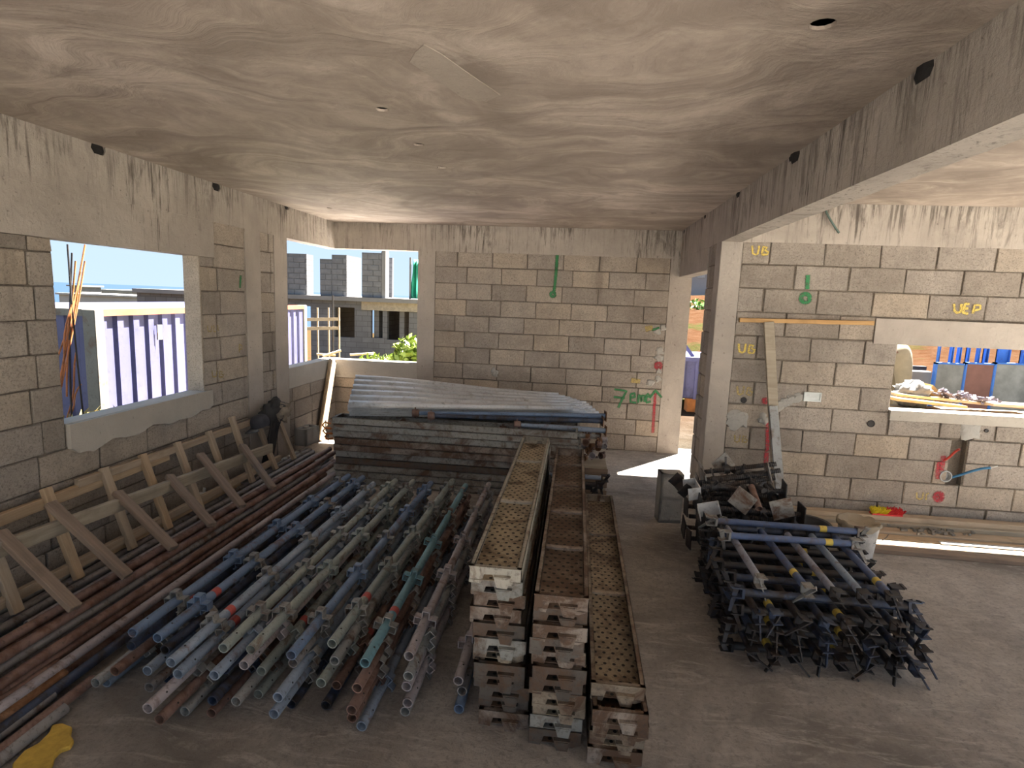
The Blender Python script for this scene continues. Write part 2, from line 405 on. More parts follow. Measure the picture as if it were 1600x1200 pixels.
def ground_material():
    m, t, b = mat_new('earth')
    v = coords(t, 'World')
    n1 = noi(t, v, .22, 6, .6); n2 = noi(t, v, 2.2, 8, .7); n3 = noi(t, v, 14, 6, .75)
    base = ramp(t, n2, [(.3, (.033, .028, .020)), (.5, (.048, .042, .032)), (.72, (.065, .058, .048))])
    g = N('ShaderNodeSeparateXYZ', t); t.links.new(N('ShaderNodeNewGeometry', t).outputs['Position'], g.inputs[0])
    rx = N('ShaderNodeMapRange', t); rx.inputs['From Min'].default_value = 8; rx.inputs['From Max'].default_value = 13
    t.links.new(g.outputs['Y'], rx.inputs[0])
    base = mixc(t, mathn(t, 'MULTIPLY', rx.outputs[0], .85), base, ramp(t, n2, [(.35, (.042, .017, .007)), (.65, (.060, .031, .016))]))
    base = mixc(t, ramp(t, n1, [(.50, (0, 0, 0)), (.58, (1, 1, 1))]), base, ramp(t, n3, [(.3, (.018, .028, .007)), (.7, (.040, .044, .016))]))
    t.links.new(base, b.inputs['Base Color']); b.inputs['Roughness'].default_value = .95
    b.inputs['Specular IOR Level'].default_value = 0.0
    p = bump(t, None, n3, .5, .04); bump(t, b, n2, .6, .15, p)
    return m
struct(gb.build('ground', ground_material(), smooth=60), 'dry red earth around the unfinished house')
m_sea, t_, b_ = mat_new('sea_water'); b_.inputs['Base Color'].default_value = (.012, .028, .055, 1); b_.inputs['Roughness'].default_value = .7; b_.inputs['Specular IOR Level'].default_value = .1
bump(t_, b_, noi(t_, coords(t_, 'World'), .05, 4), .2, 1.0)
sb = MB(); sb.add([(-45000, -45000, -62), (45000, -45000, -62), (45000, 45000, -62), (-45000, 45000, -62)], [(0, 1, 2, 3)])
struct(sb.build('sea', m_sea), 'blue sea far behind the container')

# ---- floor, ceiling
plain_porch = concrete_material('porch_gravel', (.038, .037, .034), (.058, .056, .052), 0, .5)
fb = MB(); fb.prism([(-3.43, -1.9), (4.6, -1.9), (4.6, 5.575), (1.39, 5.575), (1.39, 7.7), (-3.43, 7.7)], -.28, 0)
floor = struct(fb.build('floor', M_floor), 'dusty dark concrete floor')
pb = MB(); pb.box(1.395, 2.7, 5.58, 7.95, -.28, -.02)
struct(pb.build('trim_1', plain_porch), 'grey concrete porch slab outside the doorway')
cb = MB(); cb.prism([(-3.5, -1.85), (5.6, -1.85), (5.6, 5.6), (2.62, 5.6), (2.62, 7.72), (.9, 7.72), (.9, 8.19), (-3.5, 8.19)], H, H+.30)
ceil = struct(cb.build('ceiling', M_ceil), 'trowelled brown concrete ceiling')
M_black = plain0('shade_and_hair_black', (.012, .010, .009))  # flat black for the painted hole shade and for hair
cuts = []; hole_shades = []
for px, py, r in [(1285, 38, .042), (597, 171, .036), (654, 226, .036), (690, 262, .034), (515, 325, .03), (1022, 333, .03)]:
    p = on(px, py, 'z', H)
    q = MB(); q.lathe([(r, H-.03), (r*.95, H+.05), (r*.9, H+.24)], 12, T(p.x, p.y, 0)); cuts.append(q.build('cutter', None))
    q = MB(); q.lathe([(r*.99, H+.012), (r*.93, H+.05), (r*.86, H+.22), (r*.80, H+.22), (r*.86, H+.05), (r*.93, H+.012)], 12, T(p.x, p.y, 0)); q.box(p.x-r, p.x+r, p.y-r, p.y+r, H+.20, H+.215); hole_shades.append(q)  # black insert added to paint the shade inside each hole
apply_cut(ceil, cuts)
for q in hole_shades: q.build('hole_shade', M_black, ceil)

pp = [on(a_, b_, 'z', H) for a_, b_ in [(640, 96), (650, 80), (662, 69), (690, 84), (735, 116), (782, 148), (760, 158), (722, 152), (688, 128), (660, 110)]]
q = MB(); q.prism([(v.x, v.y) for v in pp], H-.0025, H+.01)
q.build('plaster_patch', concrete_material('fresh_plaster', (.33, .275, .225), (.45, .385, .32), 0, .2), ceil)
# ---- walls -------------------------------------------------------
class Wall:
    """u runs along the wall, z up, face plane at d=0, room side is +d"""
    def __init__(s, name, M, label): s.M = M; s.name = name; s.label = label; s.open = []; s.solid = []
    def place(s, u, d, z): return s.M @ Vector((u, d, z))
cache = {}
def block_mesh(w_, h_):
    k = (round(w_, 2), round(h_, 2), random.randrange(3))
    if k in cache: return cache[k]
    bm = bmesh.new(); bmesh.ops.create_cube(bm, size=1)
    hw, hh = k[0]/2, k[1]/2
    for v in bm.verts: v.co = Vector((v.co.x*2*hw, v.co.y*.06, v.co.z*2*hh))
    bmesh.ops.bevel(bm, geom=bm.edges[:], offset=.0055, segments=1, affect='EDGES')
    rr = random.Random(str(k))
    for v in bm.verts: v.co += Vector((rr.uniform(-.0035, .0035), rr.uniform(-.0015, .0015), rr.uniform(-.003, .003)))
    me = bpy.data.meshes.new('block'); bm.to_mesh(me); bm.free(); me.materials.append(None); cache[k] = me
    return me
def inside(u, z, rects): return any(r[0] < u < r[1] and r[2] < z < r[3] for r in rects)
def make_wall(name, label, M, u0, u1, z0, z1, openings, casts, offs, thick=.15, vis=None, deep=()):
    """core of mortar with openings, then every block a child, then cast concrete pieces as children"""
    us = sorted(set([u0, u1] + [c for r in openings for c in r[:2]] + [c for r in deep for c in r[:2]]))
    zs = sorted(set([z0, z1] + [c for r in openings for c in r[2:4]] + [c for r in deep for c in r[2:4]]))
    us = [q for q in us if u0 <= q <= u1]; zs = [q for q in zs if z0 <= q <= z1]
    c = MB()
    for a, b in zip(us, us[1:]):
        for e, f in zip(zs, zs[1:]):
            um, zm = (a+b)/2, (e+f)/2
            if inside(um, zm, openings): continue
            d1 = -.075 if inside(um, zm, deep) else -.014
            c.box(a, b, -thick, d1, e, f)
    core = struct(c.build(name, M_mortar, None, M), label)
    vis = vis or (u0, u1)
    rects = openings + [r[:4] for r in casts] + list(deep)
    nrow = int(round(2.52/BH))
    for k in range(nrow):
        za, zb = k*BH, (k+1)*BH
        zm = (za+zb)/2
        off = offs[k] if k < len(offs) else offs[-1]
        # free intervals of this course
        segs = [(max(u0, vis[0]), min(u1, vis[1]), za, zb)]
        for r in rects:
            if r[2] < zb-.03 and r[3] > za+.03:
                # height left over above / below the rectangle inside the course
                lo, hi = (za, min(zb, r[2])), (max(za, r[3]), zb)
                ns = []
                for (a, b, e, f) in segs:
                    if r[1] <= a or r[0] >= b: ns.append((a, b, e, f)); continue
                    if r[0] > a: ns.append((a, r[0], e, f))
                    if r[1] < b: ns.append((r[1], b, e, f))
                    ia, ib = max(a, r[0]), min(b, r[1])
                    if lo[1]-lo[0] > .035: ns.append((ia, ib, max(e, lo[0]), min(f, lo[1])))
                    if hi[1]-hi[0] > .035: ns.append((ia, ib, max(e, hi[0]), min(f, hi[1])))
                segs = ns
        for (a, b, e, f) in segs:
            if b-a < .05 or f-e < .03: continue
            j = [a]; q = off + math.ceil((a-off+.06)/BW)*BW
            while q < b-.06: j.append(q); q += BW
            j.append(b)
            for l, r_ in zip(j, j[1:]):
                jt = random.uniform(.009, .017)
                wd, ht = r_-l-jt, f-e-random.uniform(.009, .014)
                if wd < .03 or ht < .03: continue
                o = inst('block', block_mesh(wd, ht), M_block, core,
                         T((l+r_)/2, -.03+random.uniform(-.003, .003), (e+f)/2+random.uniform(-.002, .002)) @ RY(random.uniform(-.004, .004)))
    for r in casts:
        ua, ub, za, zb, nm, mt = r[:6]; pr = r[6] if len(r) > 6 else .004
        cast_piece(nm, mt, core, ua-.003, ub+.003, za-(.003 if za > .1 else 0), zb+.003, pr, thick+.003)
    return core
def cast_piece(nm, mt, parent, ua, ub, za, zb, proud, thick):
    """cast concrete piece with slightly wavy edges on the room side"""
    nu = max(2, int((ub-ua)/.12)); nz = max(2, int((zb-za)/.12))
    bm = bmesh.new()
    g = [[bm.verts.new((ua+(ub-ua)*i/nu, proud+.0035*noise.noise((i*1.7+ua*9, j*1.7, za*5)), za+(zb-za)*j/nz)) for j in range(nz+1)] for i in range(nu+1)]
    for i in range(nu):
        for j in range(nz): bm.faces.new((g[i][j], g[i+1][j], g[i+1][j+1], g[i][j+1]))
    rim = [g[i][0] for i in range(nu)] + [g[nu][j] for j in range(nz)] + [g[i][nz] for i in range(nu, 0, -1)] + [g[0][j] for j in range(nz, 0, -1)]
    back = [bm.verts.new((v.co.x, -thick, v.co.z)) for v in rim]
    n = len(rim)
    for i in range(n): bm.faces.new((rim[i], back[i], back[(i+1) % n], rim[(i+1) % n]))
    bm.faces.new(back[::-1])
    bmesh.ops.recalc_face_normals(bm, faces=bm.faces)
    me = bpy.data.meshes.new(nm); bm.to_mesh(me); bm.free(); me.materials.append(None)
    return inst(nm, me, mt, parent)

# back wall: u = x, d = -y
M_back = Matrix(((1, 0, 0, 0), (0, -1, 0, YB), (0, 0, 1, 0), (0, 0, 0, 1)))
bx = lambda px, py: on(px, py, 'y', YB).x
offs_back = [bx(975, 696), bx(992.4, 670), bx(979, 646), bx(996, 620), bx(721.7, 595), bx(711.7, 571), bx(725, 546), bx(710, 523), bx(727.3, 510), bx(713, 480), bx(728.5, 455), bx(714.2, 430), bx(730, 405)]
offs_back = offs_back[:4] + [bx(722, 595)] + offs_back[5:]
wall_back = make_wall('wall_back', 'tan concrete block wall with green writing', M_back, -3.43, 1.39, 0, 2.5,
    [(-3.5, -2.125, 1.015, 2.6)],
    [(-2.125, -1.90, 0, 2.5, 'column', M_conc), (1.125, 1.39, 0, 2.5, 'column', M_conc), (-3.43, -2.125, .775, 1.015, 'window_sill', M_sill, .012)],
    offs_back[:12])
# left wall: u = y, d = +x
M_left = Matrix(((0, 1, 0, XL), (1, 0, 0, 0), (0, 0, 1, 0), (0, 0, 0, 1)))
ly = lambda px, py: on(px, py, 'x', XL).y
oA, oB = ly(45, 530), ly(344, 511)
offs_left = [oA, oB, oA+.05, ly(62, 740), oB, ly(49, 640), oB, ly(45, 530), oB+.02, ly(43, 415), oB, oA]
wall_left = make_wall('wall_left', 'grey brown concrete block wall with two window openings', M_left, -1.75, 7.55, 0, 2.5,
    [(3.33, 4.755, 1.0, 2.19), (6.26, 7.56, 1.03, 2.6)],
    [(2.6, 4.95, 2.19, 2.5, 'lintel', M_conc), (5.44, 5.70, 0, 2.5, 'column', M_conc, .01), (5.99, 6.26, 0, 2.5, 'column', M_conc, .006),
     (6.26, 7.55, .80, 1.03, 'window_sill', M_sill, .008)],
    offs_left, vis=(.5, 7.55))
# plaster apron under the left window, ragged lower edge
ap = [(3.335, 1.0)]
n_ = 26
for i in range(n_+1):
    k = i/n_; u = 3.335+(4.83-3.335)*k
    ap.append((u, .80+.035*k+.05*noise.noise((u*5, 3, 1))+.02*noise.noise((u*19, 1, 4)) + (.03 if i in (0, n_) else 0)))
ap.append((4.83, 1.005))
a_ = MB(); a_.prism(ap, 0, .03, Matrix(((1, 0, 0, 0), (0, 0, 1, -.005), (0, 1, 0, 0), (0, 0, 0, 1))))
a_.box(3.335, 4.755, -.15, .0, .99, 1.004)
tag(a_.build('window_sill', M_sill, wall_left), 'pale smooth plaster sill with a ragged lower edge')
q = MB(); q.box(4.742, 4.7545, -.152, -.001, 1.0, 2.188)
for k_ in range(5): q.box(4.739, 4.7545, -.15, -.004, 1.06+.21*k_, 1.255+.21*k_)
q.build('window_jamb', M_block, wall_left)
# right wall: u = x, d = -y
M_right = Matrix(((1, 0, 0, 0), (0, -1, 0, YR), (0, 0, 1, 0), (0, 0, 0, 1)))
rx_ = lambda px, py: on(px, py, 'y', YR).x
offs_right = [rx_(1286, 800), rx_(1326.9, 770), rx_(1288.9, 735), rx_(1335, 700), rx_(1298.4, 662), rx_(1344, 625), rx_(1303.8, 585), rx_(1351, 548), rx_(1311, 517), rx_(1277.5, 467), rx_(1327.8, 430), rx_(1288.7, 398)]
chase = []
c0 = on(1480, 755, 'y', YR); c1 = on(1503, 688, 'y', YR)
chase = [(c0.x-.01, c0.x+.12, c0.z-.02, c1.z), (c0.x+.05, c0.x+.16, c1.z, c1.z+.1)]
wall_right = make_wall('wall_right', 'brown grey concrete block wall with a low wide window', M_right, 1.236, 5.2, 0, 2.5,
    [(2.81, 4.75, 1.07, 1.66)],
    [(1.236, 1.41, 0, 2.5, 'column', M_conc, .006), (2.60, 4.95, 1.66, 1.875, 'lintel', M_conc, .012), (2.815, 4.75, .985, 1.07, 'window_sill', M_sill, .02)],
    offs_right, deep=chase)
# side wall with the doorway: u = y, d = -x
M_side = Matrix(((0, -1, 0, XS), (1, 0, 0, 0), (0, 0, 1, 0), (0, 0, 0, 1)))
wall_side = make_wall('wall_door', 'short block wall beside the doorway', M_side, 5.45, 7.55, 0, 2.5,
    [(5.96, 7.6, -.1, 2.28)],
    [(5.43, 5.60, 0, 2.5, 'column', M_conc, .006), (5.96, 7.55, 2.28, 2.5, 'lintel', M_conc, .004)], [5.83]*12)
# unseen front side, shaped as open piers to let daylight in
def rough_wall(name, label, boxes):
    q = MB()
    for b in boxes: q.box(*b)
    return struct(q.build(name, M_block), label)
rough_wall('wall_front', 'unseen block piers and beam, front side left open for daylight', [(-3.43, -3.0, -1.85, -1.6, 0, 2.62), (1.1, 1.5, -1.85, -1.6, 0, 2.62), (5.3, 5.6, -1.85, -1.6, 0, 2.62), (-3.43, 5.6, -1.85, -1.6, 2.62, 2.84)])
ab_ = MB(); ab_.box(-5.2, 1.38, 7.72, 10.6, -.28, -.08)  # added out of view to reflect sun through the back windows
struct(ab_.build('trim_7', M_bounce), 'added unseen pale slab bouncing sun in along the back wall')
tb_ = MB(); tb_.box(4.6, 8.6, -1.9, 5.575, -.28, -.005)  # added out of view so its sunlit top brightens the right room
struct(tb_.build('trim_8', M_patch), 'added unseen pale slab bouncing sun in beside the right room')
yb_ = MB(); yb_.box(-6.5, 9.5, -14, -1.92, -.28, -.06)  # added behind the camera as a broad sun reflector
struct(yb_.build('trim_6', M_bounce), 'added unseen pale slab bouncing sun in at the open front')

# ---- ring beams
def beam(name, label, x0, x1, y0, y1, z0, z1, pockets=()):
    q = MB(); q.box(x0, x1, y0, y1, z0, z1)
    me_o = q.build(name, M_conc)
    bm = bmesh.new(); bm.from_mesh(me_o.data)
    bmesh.ops.subdivide_edges(bm, edges=[e for e in bm.edges if e.calc_length() > 1], cuts=int((max(x1-x0, y1-y0))/.15), use_grid_fill=True)
    for v in bm.verts:
        if v.co.z < z1-.01: v.co += Vector((noise.noise(v.co*2.1)*.004, noise.noise(v.co*2.3+Vector((5, 0, 0)))*.004, noise.noise(v.co*2.7)*.004))
    bm.to_mesh(me_o.data); bm.free()
    struct(me_o, label)
    cs = []
    for c in pockets:
        m_ = MB(); m_.lathe([(c[3]*.7, -c[3]), (c[3], -.2*c[3]), (c[3]*.8, c[3]*1.1)], 9, T(c[0], c[1], c[2]) @ Matrix.Diagonal((c[4], c[5], .8, 1))); cs.append(m_.build('cutter', None))
    if cs: apply_cut(me_o, cs)
    for c in pockets:
        m_ = MB(); ins = .016 if c[0] < 0 else -.016  # black insert that keeps the pocket as dark as its shade
        m_.lathe([(c[3]*.72, -c[3]), (c[3]*1.0, -.2*c[3]), (c[3]*.85, c[3]*1.1)], 9, T(c[0]-ins, c[1], c[2]) @ Matrix.Diagonal((c[4], c[5]*1.01, .8, 1)))
        m_.build('pocket_shade', M_black, me_o)
    return me_o
pk = []
for px, py, r in [(152, 233, .05), (337, 292, .05), (447, 323, .045)]:
    p = on(px, py, 'x', XL); pk.append((XL-.01, p.y, p.z+.005, r, .8, 1.5))
beam('trim_2', 'drip stained concrete ring beam over the left wall', XL-.152, XL+.008, -1.75, 7.70, 2.5, H, pk)
beam('trim_3', 'drip stained concrete ring beam over the back wall', XL+.008, XS-.008, YB-.008, YB+.152, 2.5, H)
pk = []
for px, py, r in [(1447, 110, .045), (1245, 243, .05), (1238, 246, .03), (1155, 303, .035), (1103, 338, .03), (1070, 362, .025)]:
    p = on(px, py, 'x', XS); pk.append((XS-.008, p.y, p.z, r, .8, 1.5))
beam('trim_4', 'deep concrete beam dividing the two rooms', XS-.008, XS+.16, -1.6, 7.70, 2.50, H, pk)
beam('trim_5', 'concrete ring beam over the right wall', XS+.16, 5.6, YR-.008, YR+.152, 2.5, H)

# ---- paint marks on the walls
def paint(parent, name, plane, strokes, wpx, mat, label=None):
    """strokes: polylines in photo pixels unprojected on the wall plane"""
    ax, val, sgn = plane
    q = MB(); uvs = []
    n = {'x': Vector((sgn, 0, 0)), 'y': Vector((0, sgn, 0))}[ax]
    for k, st in enumerate(strokes):
        pts = [on(a, b, ax, val) for a, b in st]
        L = []
        for a, b in zip(pts, pts[1:]):
            m = max(1, int((b-a).length/.02)); L += [a.lerp(b, i/m) for i in range(m)]
        L.append(pts[-1])
        wd = wpx*((pts[0]-Vector((0, 0, CH))).length)/FPX/2
        vs_ = []
        for i, p in enumerate(L):
            d = (L[min(i+1, len(L)-1)]-L[max(i-1, 0)]).normalized(); s_ = d.cross(n).normalized()
            ww = wd*(.85+.25*noise.noise(p*9))
            vs_ += [p+s_*ww+n*(.0065+.0004*k), p-s_*ww+n*(.0065+.0004*k)]
        m = len(L)
        q.add(vs_, [(2*i, 2*i+1, 2*i+3, 2*i+2) for i in range(m-1)])
        for i in range(m-1): uvs += [(0, 0), (0, 1), (1, 1), (1, 0)]
    me = bpy.data.meshes.new(name); me.from_pydata([tuple(v) for v in q.v], [], q.f)
    ul = me.uv_layers.new(name='UVMap')
    for i, c in enumerate(uvs): ul.data[i].uv = c
    me.materials.append(None)
    o = inst(name, me, mat)
    o.parent = parent; o.matrix_parent_inverse = parent.matrix_world.inverted()
    if label: o['label'] = label
    return o
bpy.context.view_layer.update()
PB, PL, PR = ('y', YB, -1), ('x', XL, 1), ('y', YR, -1)
def circ(cx, cy, r, n=14, ry=None): return [(cx+r*math.cos(2*PI*i/n), cy+(ry or r)*math.sin(2*PI*i/n)) for i in range(n+1)]
paint(wall_back, 'painted_mark', PB, [[(871, 398), (869, 425), (866, 455)]], 7, S_green, 'green sprayed line ending in a dot')
paint(wall_back, 'painted_mark', PB, [circ(864, 460, 3.4)], 7, S_green)
paint(wall_back, 'painted_writing', PB, [[(960, 608), (979, 611), (973, 622), (966, 637)], [(959, 620), (976, 622)],
    [(984, 622), (992, 620), (991, 614), (985, 616), (985, 628), (994, 629)], [(997, 629), (998, 617), (1001, 619), (1002, 628), (1003, 618), (1007, 618), (1007, 628)],
    [(1009, 622), (1015, 618), (1012, 615), (1009, 620), (1010, 629), (1017, 627)], [(1015, 622), (1024, 610), (1034, 621)]], 4.6, S_green, 'green handwriting 7eme with an arrow')
paint(wall_back, 'painted_mark', PB, [[(1024, 614), (1022, 640), (1020, 676)]], 6, S_red, 'red sprayed vertical stripe')
paint(wall_back, 'painted_mark', PB, [circ(1029, 571, 4)], 9, S_red, 'red sprayed blot')
paint(wall_back, 'painted_mark', PB, [[(1008, 514), (1020, 512)], [(986, 594), (1000, 596)]], 11, S_yfaint)
paint(wall_back, 'painted_mark', PB, [[(1018, 516), (1030, 512)]], 5, S_green)
ub = lambda x, y, s: [[(x-12*s, y-7*s), (x-11*s, y+5*s), (x-7*s, y+7*s), (x-3*s, y+5*s), (x-1*s, y-7*s)],
                      [(x+3*s, y+7*s), (x+5*s, y-5*s), (x+11*s, y-4*s), (x+8*s, y), (x+13*s, y+3*s), (x+11*s, y+7*s), (x+3*s, y+7*s)]]
paint(wall_right, 'painted_writing', PR, ub(1187, 391, 1), 4.6, S_yellow, 'yellow letters UB under the ring beam')
paint(wall_right, 'painted_writing', PR, ub(1166, 544, 1), 4.6, S_yellow, 'yellow letters UB beside the column')
paint(wall_right, 'painted_writing', PR, ub(1163, 610, .95), 3.6, S_yfaint, 'faint yellow letters UB')
paint(wall_right, 'painted_writing', PR, ub(1157, 685, .8), 3, S_yfaint, 'faint yellow letters low on the wall')
paint(wall_right, 'painted_writing', PR, [[(1490, 475), (1491, 486), (1495, 489), (1500, 487), (1502, 475)], [(1514, 475), (1507, 475), (1504, 489), (1512, 490)], [(1506, 482), (1512, 482)],
    [(1519, 490), (1522, 477), (1531, 477), (1531, 483), (1521, 485)]], 4.6, S_yellow, 'yellow letters UEP over the low window')
paint(wall_right, 'painted_writing', PR, [[(1432, 769), (1432, 778), (1437, 780), (1441, 778), (1442, 769)], [(1446, 781), (1447, 772), (1451, 770)]], 3, S_yfaint, 'faint yellow letters Ur')
paint(wall_right, 'painted_mark', PR, [circ(1466, 776, 5)], 11, S_red, 'red sprayed blot near the floor')
paint(wall_right, 'painted_mark', PR, [[(1464, 748), (1465, 735), (1468, 722)], [(1470, 735), (1474, 712)]], 8, S_red)
paint(wall_right, 'painted_mark', PR, [[(1200, 660), (1199, 690), (1196, 728)]], 9, S_red, 'red sprayed stripe behind the leaning board')
paint(wall_right, 'painted_mark', PR, [circ(1195, 626, 3)], 8, S_red)
paint(wall_right, 'painted_mark', PR, [[(1262, 430), (1261, 452)], circ(1258, 466, 7)], 8, S_green, 'green sprayed mark like an exclamation point')
paint(wall_left, 'painted_writing', PL, [[(323, 509), (324, 517), (329, 518), (330, 509)], [(333, 508), (333, 518), (336, 518)], [(339, 508), (340, 517)]], 2.6, S_yfaint, 'yellow letters UL1')
paint(wall_left, 'painted_writing', PL, [ub(339, 584, .72)[0], ub(339, 584, .72)[1]], 2.8, S_yfaint, 'yellow letters UB near the window')
paint(wall_left, 'painted_writing', PL, [[(373, 551), (373, 538), (377, 540), (377, 545), (373, 546)]], 2.6, S_yfaint, 'yellow letter P')
paint(wall_left, 'painted_mark', PL, [[(375, 430), (374, 450)]], 7, S_green)

# ---- wall fittings as parts of the walls
def on_wall(parent, name, plane, px, py, build, mat, label=None, smooth=40):
    ax, val, sgn = plane; p = on(px, py, ax, val)
    n = Vector((sgn, 0, 0)) if ax == 'x' else Vector((0, sgn, 0))
    u = Vector((0, 0, 1)).cross(n)
    Mw = Matrix(((u.x, 0, n.x, p.x), (u.y, 0, n.y, p.y), (u.z, 1, n.z, p.z), (0, 0, 0, 1)))
    q = MB(); build(q)
    o = q.build(name, mat, smooth=smooth); o.matrix_world = Mw
    o.parent = parent; o.matrix_parent_inverse = parent.matrix_world.inverted()
    if label: o['label'] = label
    return o, p
def disc(r, h=.014):
    def f(q):
        q.lathe([(r*1.15, -.004), (r*1.02, h*.4), (r*.7, h), (r*.35, h*.9), (.001, h*1.05)], 18)
        sd = random.random()*50
        for v in q.v:
            k = 1+.55*noise.noise(Vector((v.x*26+sd, v.y*26, 0)))+.3*noise.noise(Vector((v.x*60, v.y*60+sd, 0)))
            v.x *= k; v.y *= k*random.uniform(.9, 1.0); v.z += .004*noise.noise(Vector((v.x*70, v.y*70, sd)))
    return f
for pl, wl, px, py, r in [(PB, wall_back, 773, 582, .05), (PB, wall_back, 1016, 598, .045), (PR, wall_right, 1152, 656, .09), (PR, wall_right, 1515, 672, .085), (PB, wall_back, 1031, 548, .05), (PB, wall_back, 1030, 560, .05), (PB, wall_back, 1029, 592, .04), (PB, wall_back, 1029, 580, .035), (PB, wall_back, 1036, 512, .035), (PB, wall_back, 1027, 518, .04)]:
    on_wall(wl, 'mortar_patch', pl, px, py, disc(r), M_patch)
for i, (px, py) in enumerate([(1227, 628), (1236, 625), (1246, 622), (1218, 633), (1192, 655)]):
    on_wall(wall_right, 'mortar_patch', PR, px, py, disc(.045), M_patch)
hole_disc = lambda r: (lambda q: q.lathe([(r*1.1, -.003), (r*1.05, .007), (r*.9, .008), (r*.8, .0045), (.001, .0045)], 14))  # shallow disc on the wall face, black in place of a hole's shade
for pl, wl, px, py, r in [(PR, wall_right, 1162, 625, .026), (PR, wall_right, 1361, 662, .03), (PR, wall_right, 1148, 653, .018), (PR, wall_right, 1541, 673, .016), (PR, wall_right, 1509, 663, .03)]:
    on_wall(wl, 'conduit_hole_shade', pl, px, py, hole_disc(r), M_hole_shade, 'round conduit hole, its shade painted as a black disc')
def ebox(q):
    q.box(-.075, .075, .03, .042, -.02, .014); q.box(-.075, .075, -.042, -.03, -.02, .014)
    q.box(-.075, -.063, -.03, .03, -.02, .014); q.box(.063, .075, -.03, .03, -.02, .014); q.box(-.07, .07, -.035, .035, -.02, .005)
on_wall(wall_right, 'electrical_box', PR, 1269, 620, ebox, plain('pale_plastic', (.62, .66, .64), .4), 'pale rectangular electrical back box')
m_grey_pl = plain('grey_plastic', (.35, .37, .38), .35)
o_, pc = on_wall(wall_right, 'conduit_socket', PR, 1477, 744, lambda q: q.lathe([(.052, -.05), (.052, .012), (.044, .014), (.040, .004), (.036, -.02), (.001, -.02)], 18), m_grey_pl, 'grey round conduit socket')
def curve_pts(P, n=14):
    out = []
    for i in range(n+1):
        k = i/n
        out.append(P[0]*(1-k)**3 + P[1]*3*k*(1-k)**2 + P[2]*3*k*k*(1-k) + P[3]*k**3)
    return out
a = on(1484, 749, 'y', YR-.0); e = on(1548, 731, 'y', YR-.16)
q = MB(); q.path(curve_pts([a+Vector((0, .04, 0)), a+Vector((.06, -.03, .04)), a.lerp(e, .6)+Vector((0, -.02, .05)), e]), .011)
cu = q.build('conduit', plain('blue_plastic', (.06, .22, .42), .35), smooth=60); tag(cu, 'blue plastic conduit curving out of the right wall', 'conduit')
q = MB(); q.path([e, e+(e-a).normalized()*.05], .006); inst('wire_tip', q.mesh('wire_tip', 60), plain('white_plastic', (.7, .72, .7), .4), cu)
a = on(1474, 722, 'y', YR-.0); e = on(1499, 702, 'y', YR-.10)
q = MB(); q.path(curve_pts([a+Vector((0, .03, 0)), a+Vector((.02, -.05, .04)), a.lerp(e, .6)+Vector((0, 0, .03)), e]), .010)
tag(q.build('conduit', plain('red_plastic', (.55, .06, .04), .35), smooth=60), 'short red plastic conduit sticking out of the wall groove', 'conduit')
a = on(1287, 321, 'y', YR-.008); e = on(1311, 364, 'y', YR-.05)
q = MB(); q.path(curve_pts([a, a+Vector((.01, -.05, -.08)), e+Vector((-.05, 0, .06)), e]), .009)
tag(q.build('conduit', plain('green_plastic', (.10, .15, .13), .4), smooth=60), 'thin dark green conduit hanging under the ceiling of the right room', 'conduit')

# ---- batten on the right wall and leaning boards
a = on(1155, 500, 'y', YR-.02); b = on(1365, 505, 'y', YR-.02)
q = MB(); q.bar(a, b, .035, .038); tag(q.build('wooden_batten', W_orange, bevel=.003), 'thin orange brown batten fixed across the right wall', 'batten')
a = on(1201, 503, 'y', YR-.05); b = on(1213, 735, 'y', YR-.22); b = a + (b-a)*(a.z/(a.z-b.z))
q = MB(); q.bar(a, b, .085, .03, (0, -1, .2)); tag(q.build('wooden_board', W_grey, bevel=.003), 'tall narrow grey board leaning upright against the right wall', 'board')
a = on(1208, 634, 'y', YR-.20); b = on(1216, 735, 'y', YR-.30); b = a + (b-a)*(a.z/(a.z-b.z))
q = MB(); q.bar(a, b, .075, .022, (0, -1, .2)); tag(q.build('straightedge', M_grey, bevel=.003), 'shorter pale aluminium straightedge leaning in front of the tall board', 'straightedge')
# board in the corner
q = MB(); a = Vector((-3.225, 6.97, .012)); b = Vector((-3.245, 7.40, 1.01))
q.bar(a, b, .19, .028, (1, 0, 0)); tag(q.build('wooden_board', W_pale, bevel=.003), 'pale sunlit board leaning along the wall in the corner under the window', 'board')

# ================================================================== OBJECTS
# ---- scaffold standards (tubes with rosettes of lugs)
TUBE_R = .0242
q = MB(); q.tube((0, 0, 0), (0, 2.5, 0), TUBE_R, 12, .0195)
ME_tube25 = q.mesh('tube', 50)
q = MB(); q.tube((0, 0, 0), (0, 2.0, 0), TUBE_R, 12, .0195); ME_tube20 = q.mesh('tube', 50)
def lug_mesh():
    q = MB()
    for k in range(4):
        R = RY(k*PI/2)
        # one pressed loop: two cheeks flaring outwards and a closing strap
        q.box(-.020, -.015, -.021, .021, .018, .058, R); q.box(.015, .020, -.021, .021, .018, .058, R)
        q.box(-.020, .020, -.021, .021, .053, .058, R)
    return q.mesh('lug_rosette')
ME_lug = lug_mesh()
def vee_mesh():
    q = MB()
    q.bar((0, -.035, .02), (.0, .035, .058), .006, .022); q.bar((0, .075, .022), (0, .037, .058), .006, .022)
    return q.mesh('vee_lug')
q = MB(); q.lathe([(TUBE_R+.0008, 0), (TUBE_R+.0008, .045)], 12, RX(-PI/2)); ME_band = q.mesh('paint_band', 50)
q = MB(); q.lathe([(.0045, TUBE_R-.001), (.0045, TUBE_R+.0006)], 8); ME_pin = q.mesh('pin_hole_shade')  # disc on the tube skin, painted black for the dark of a hole
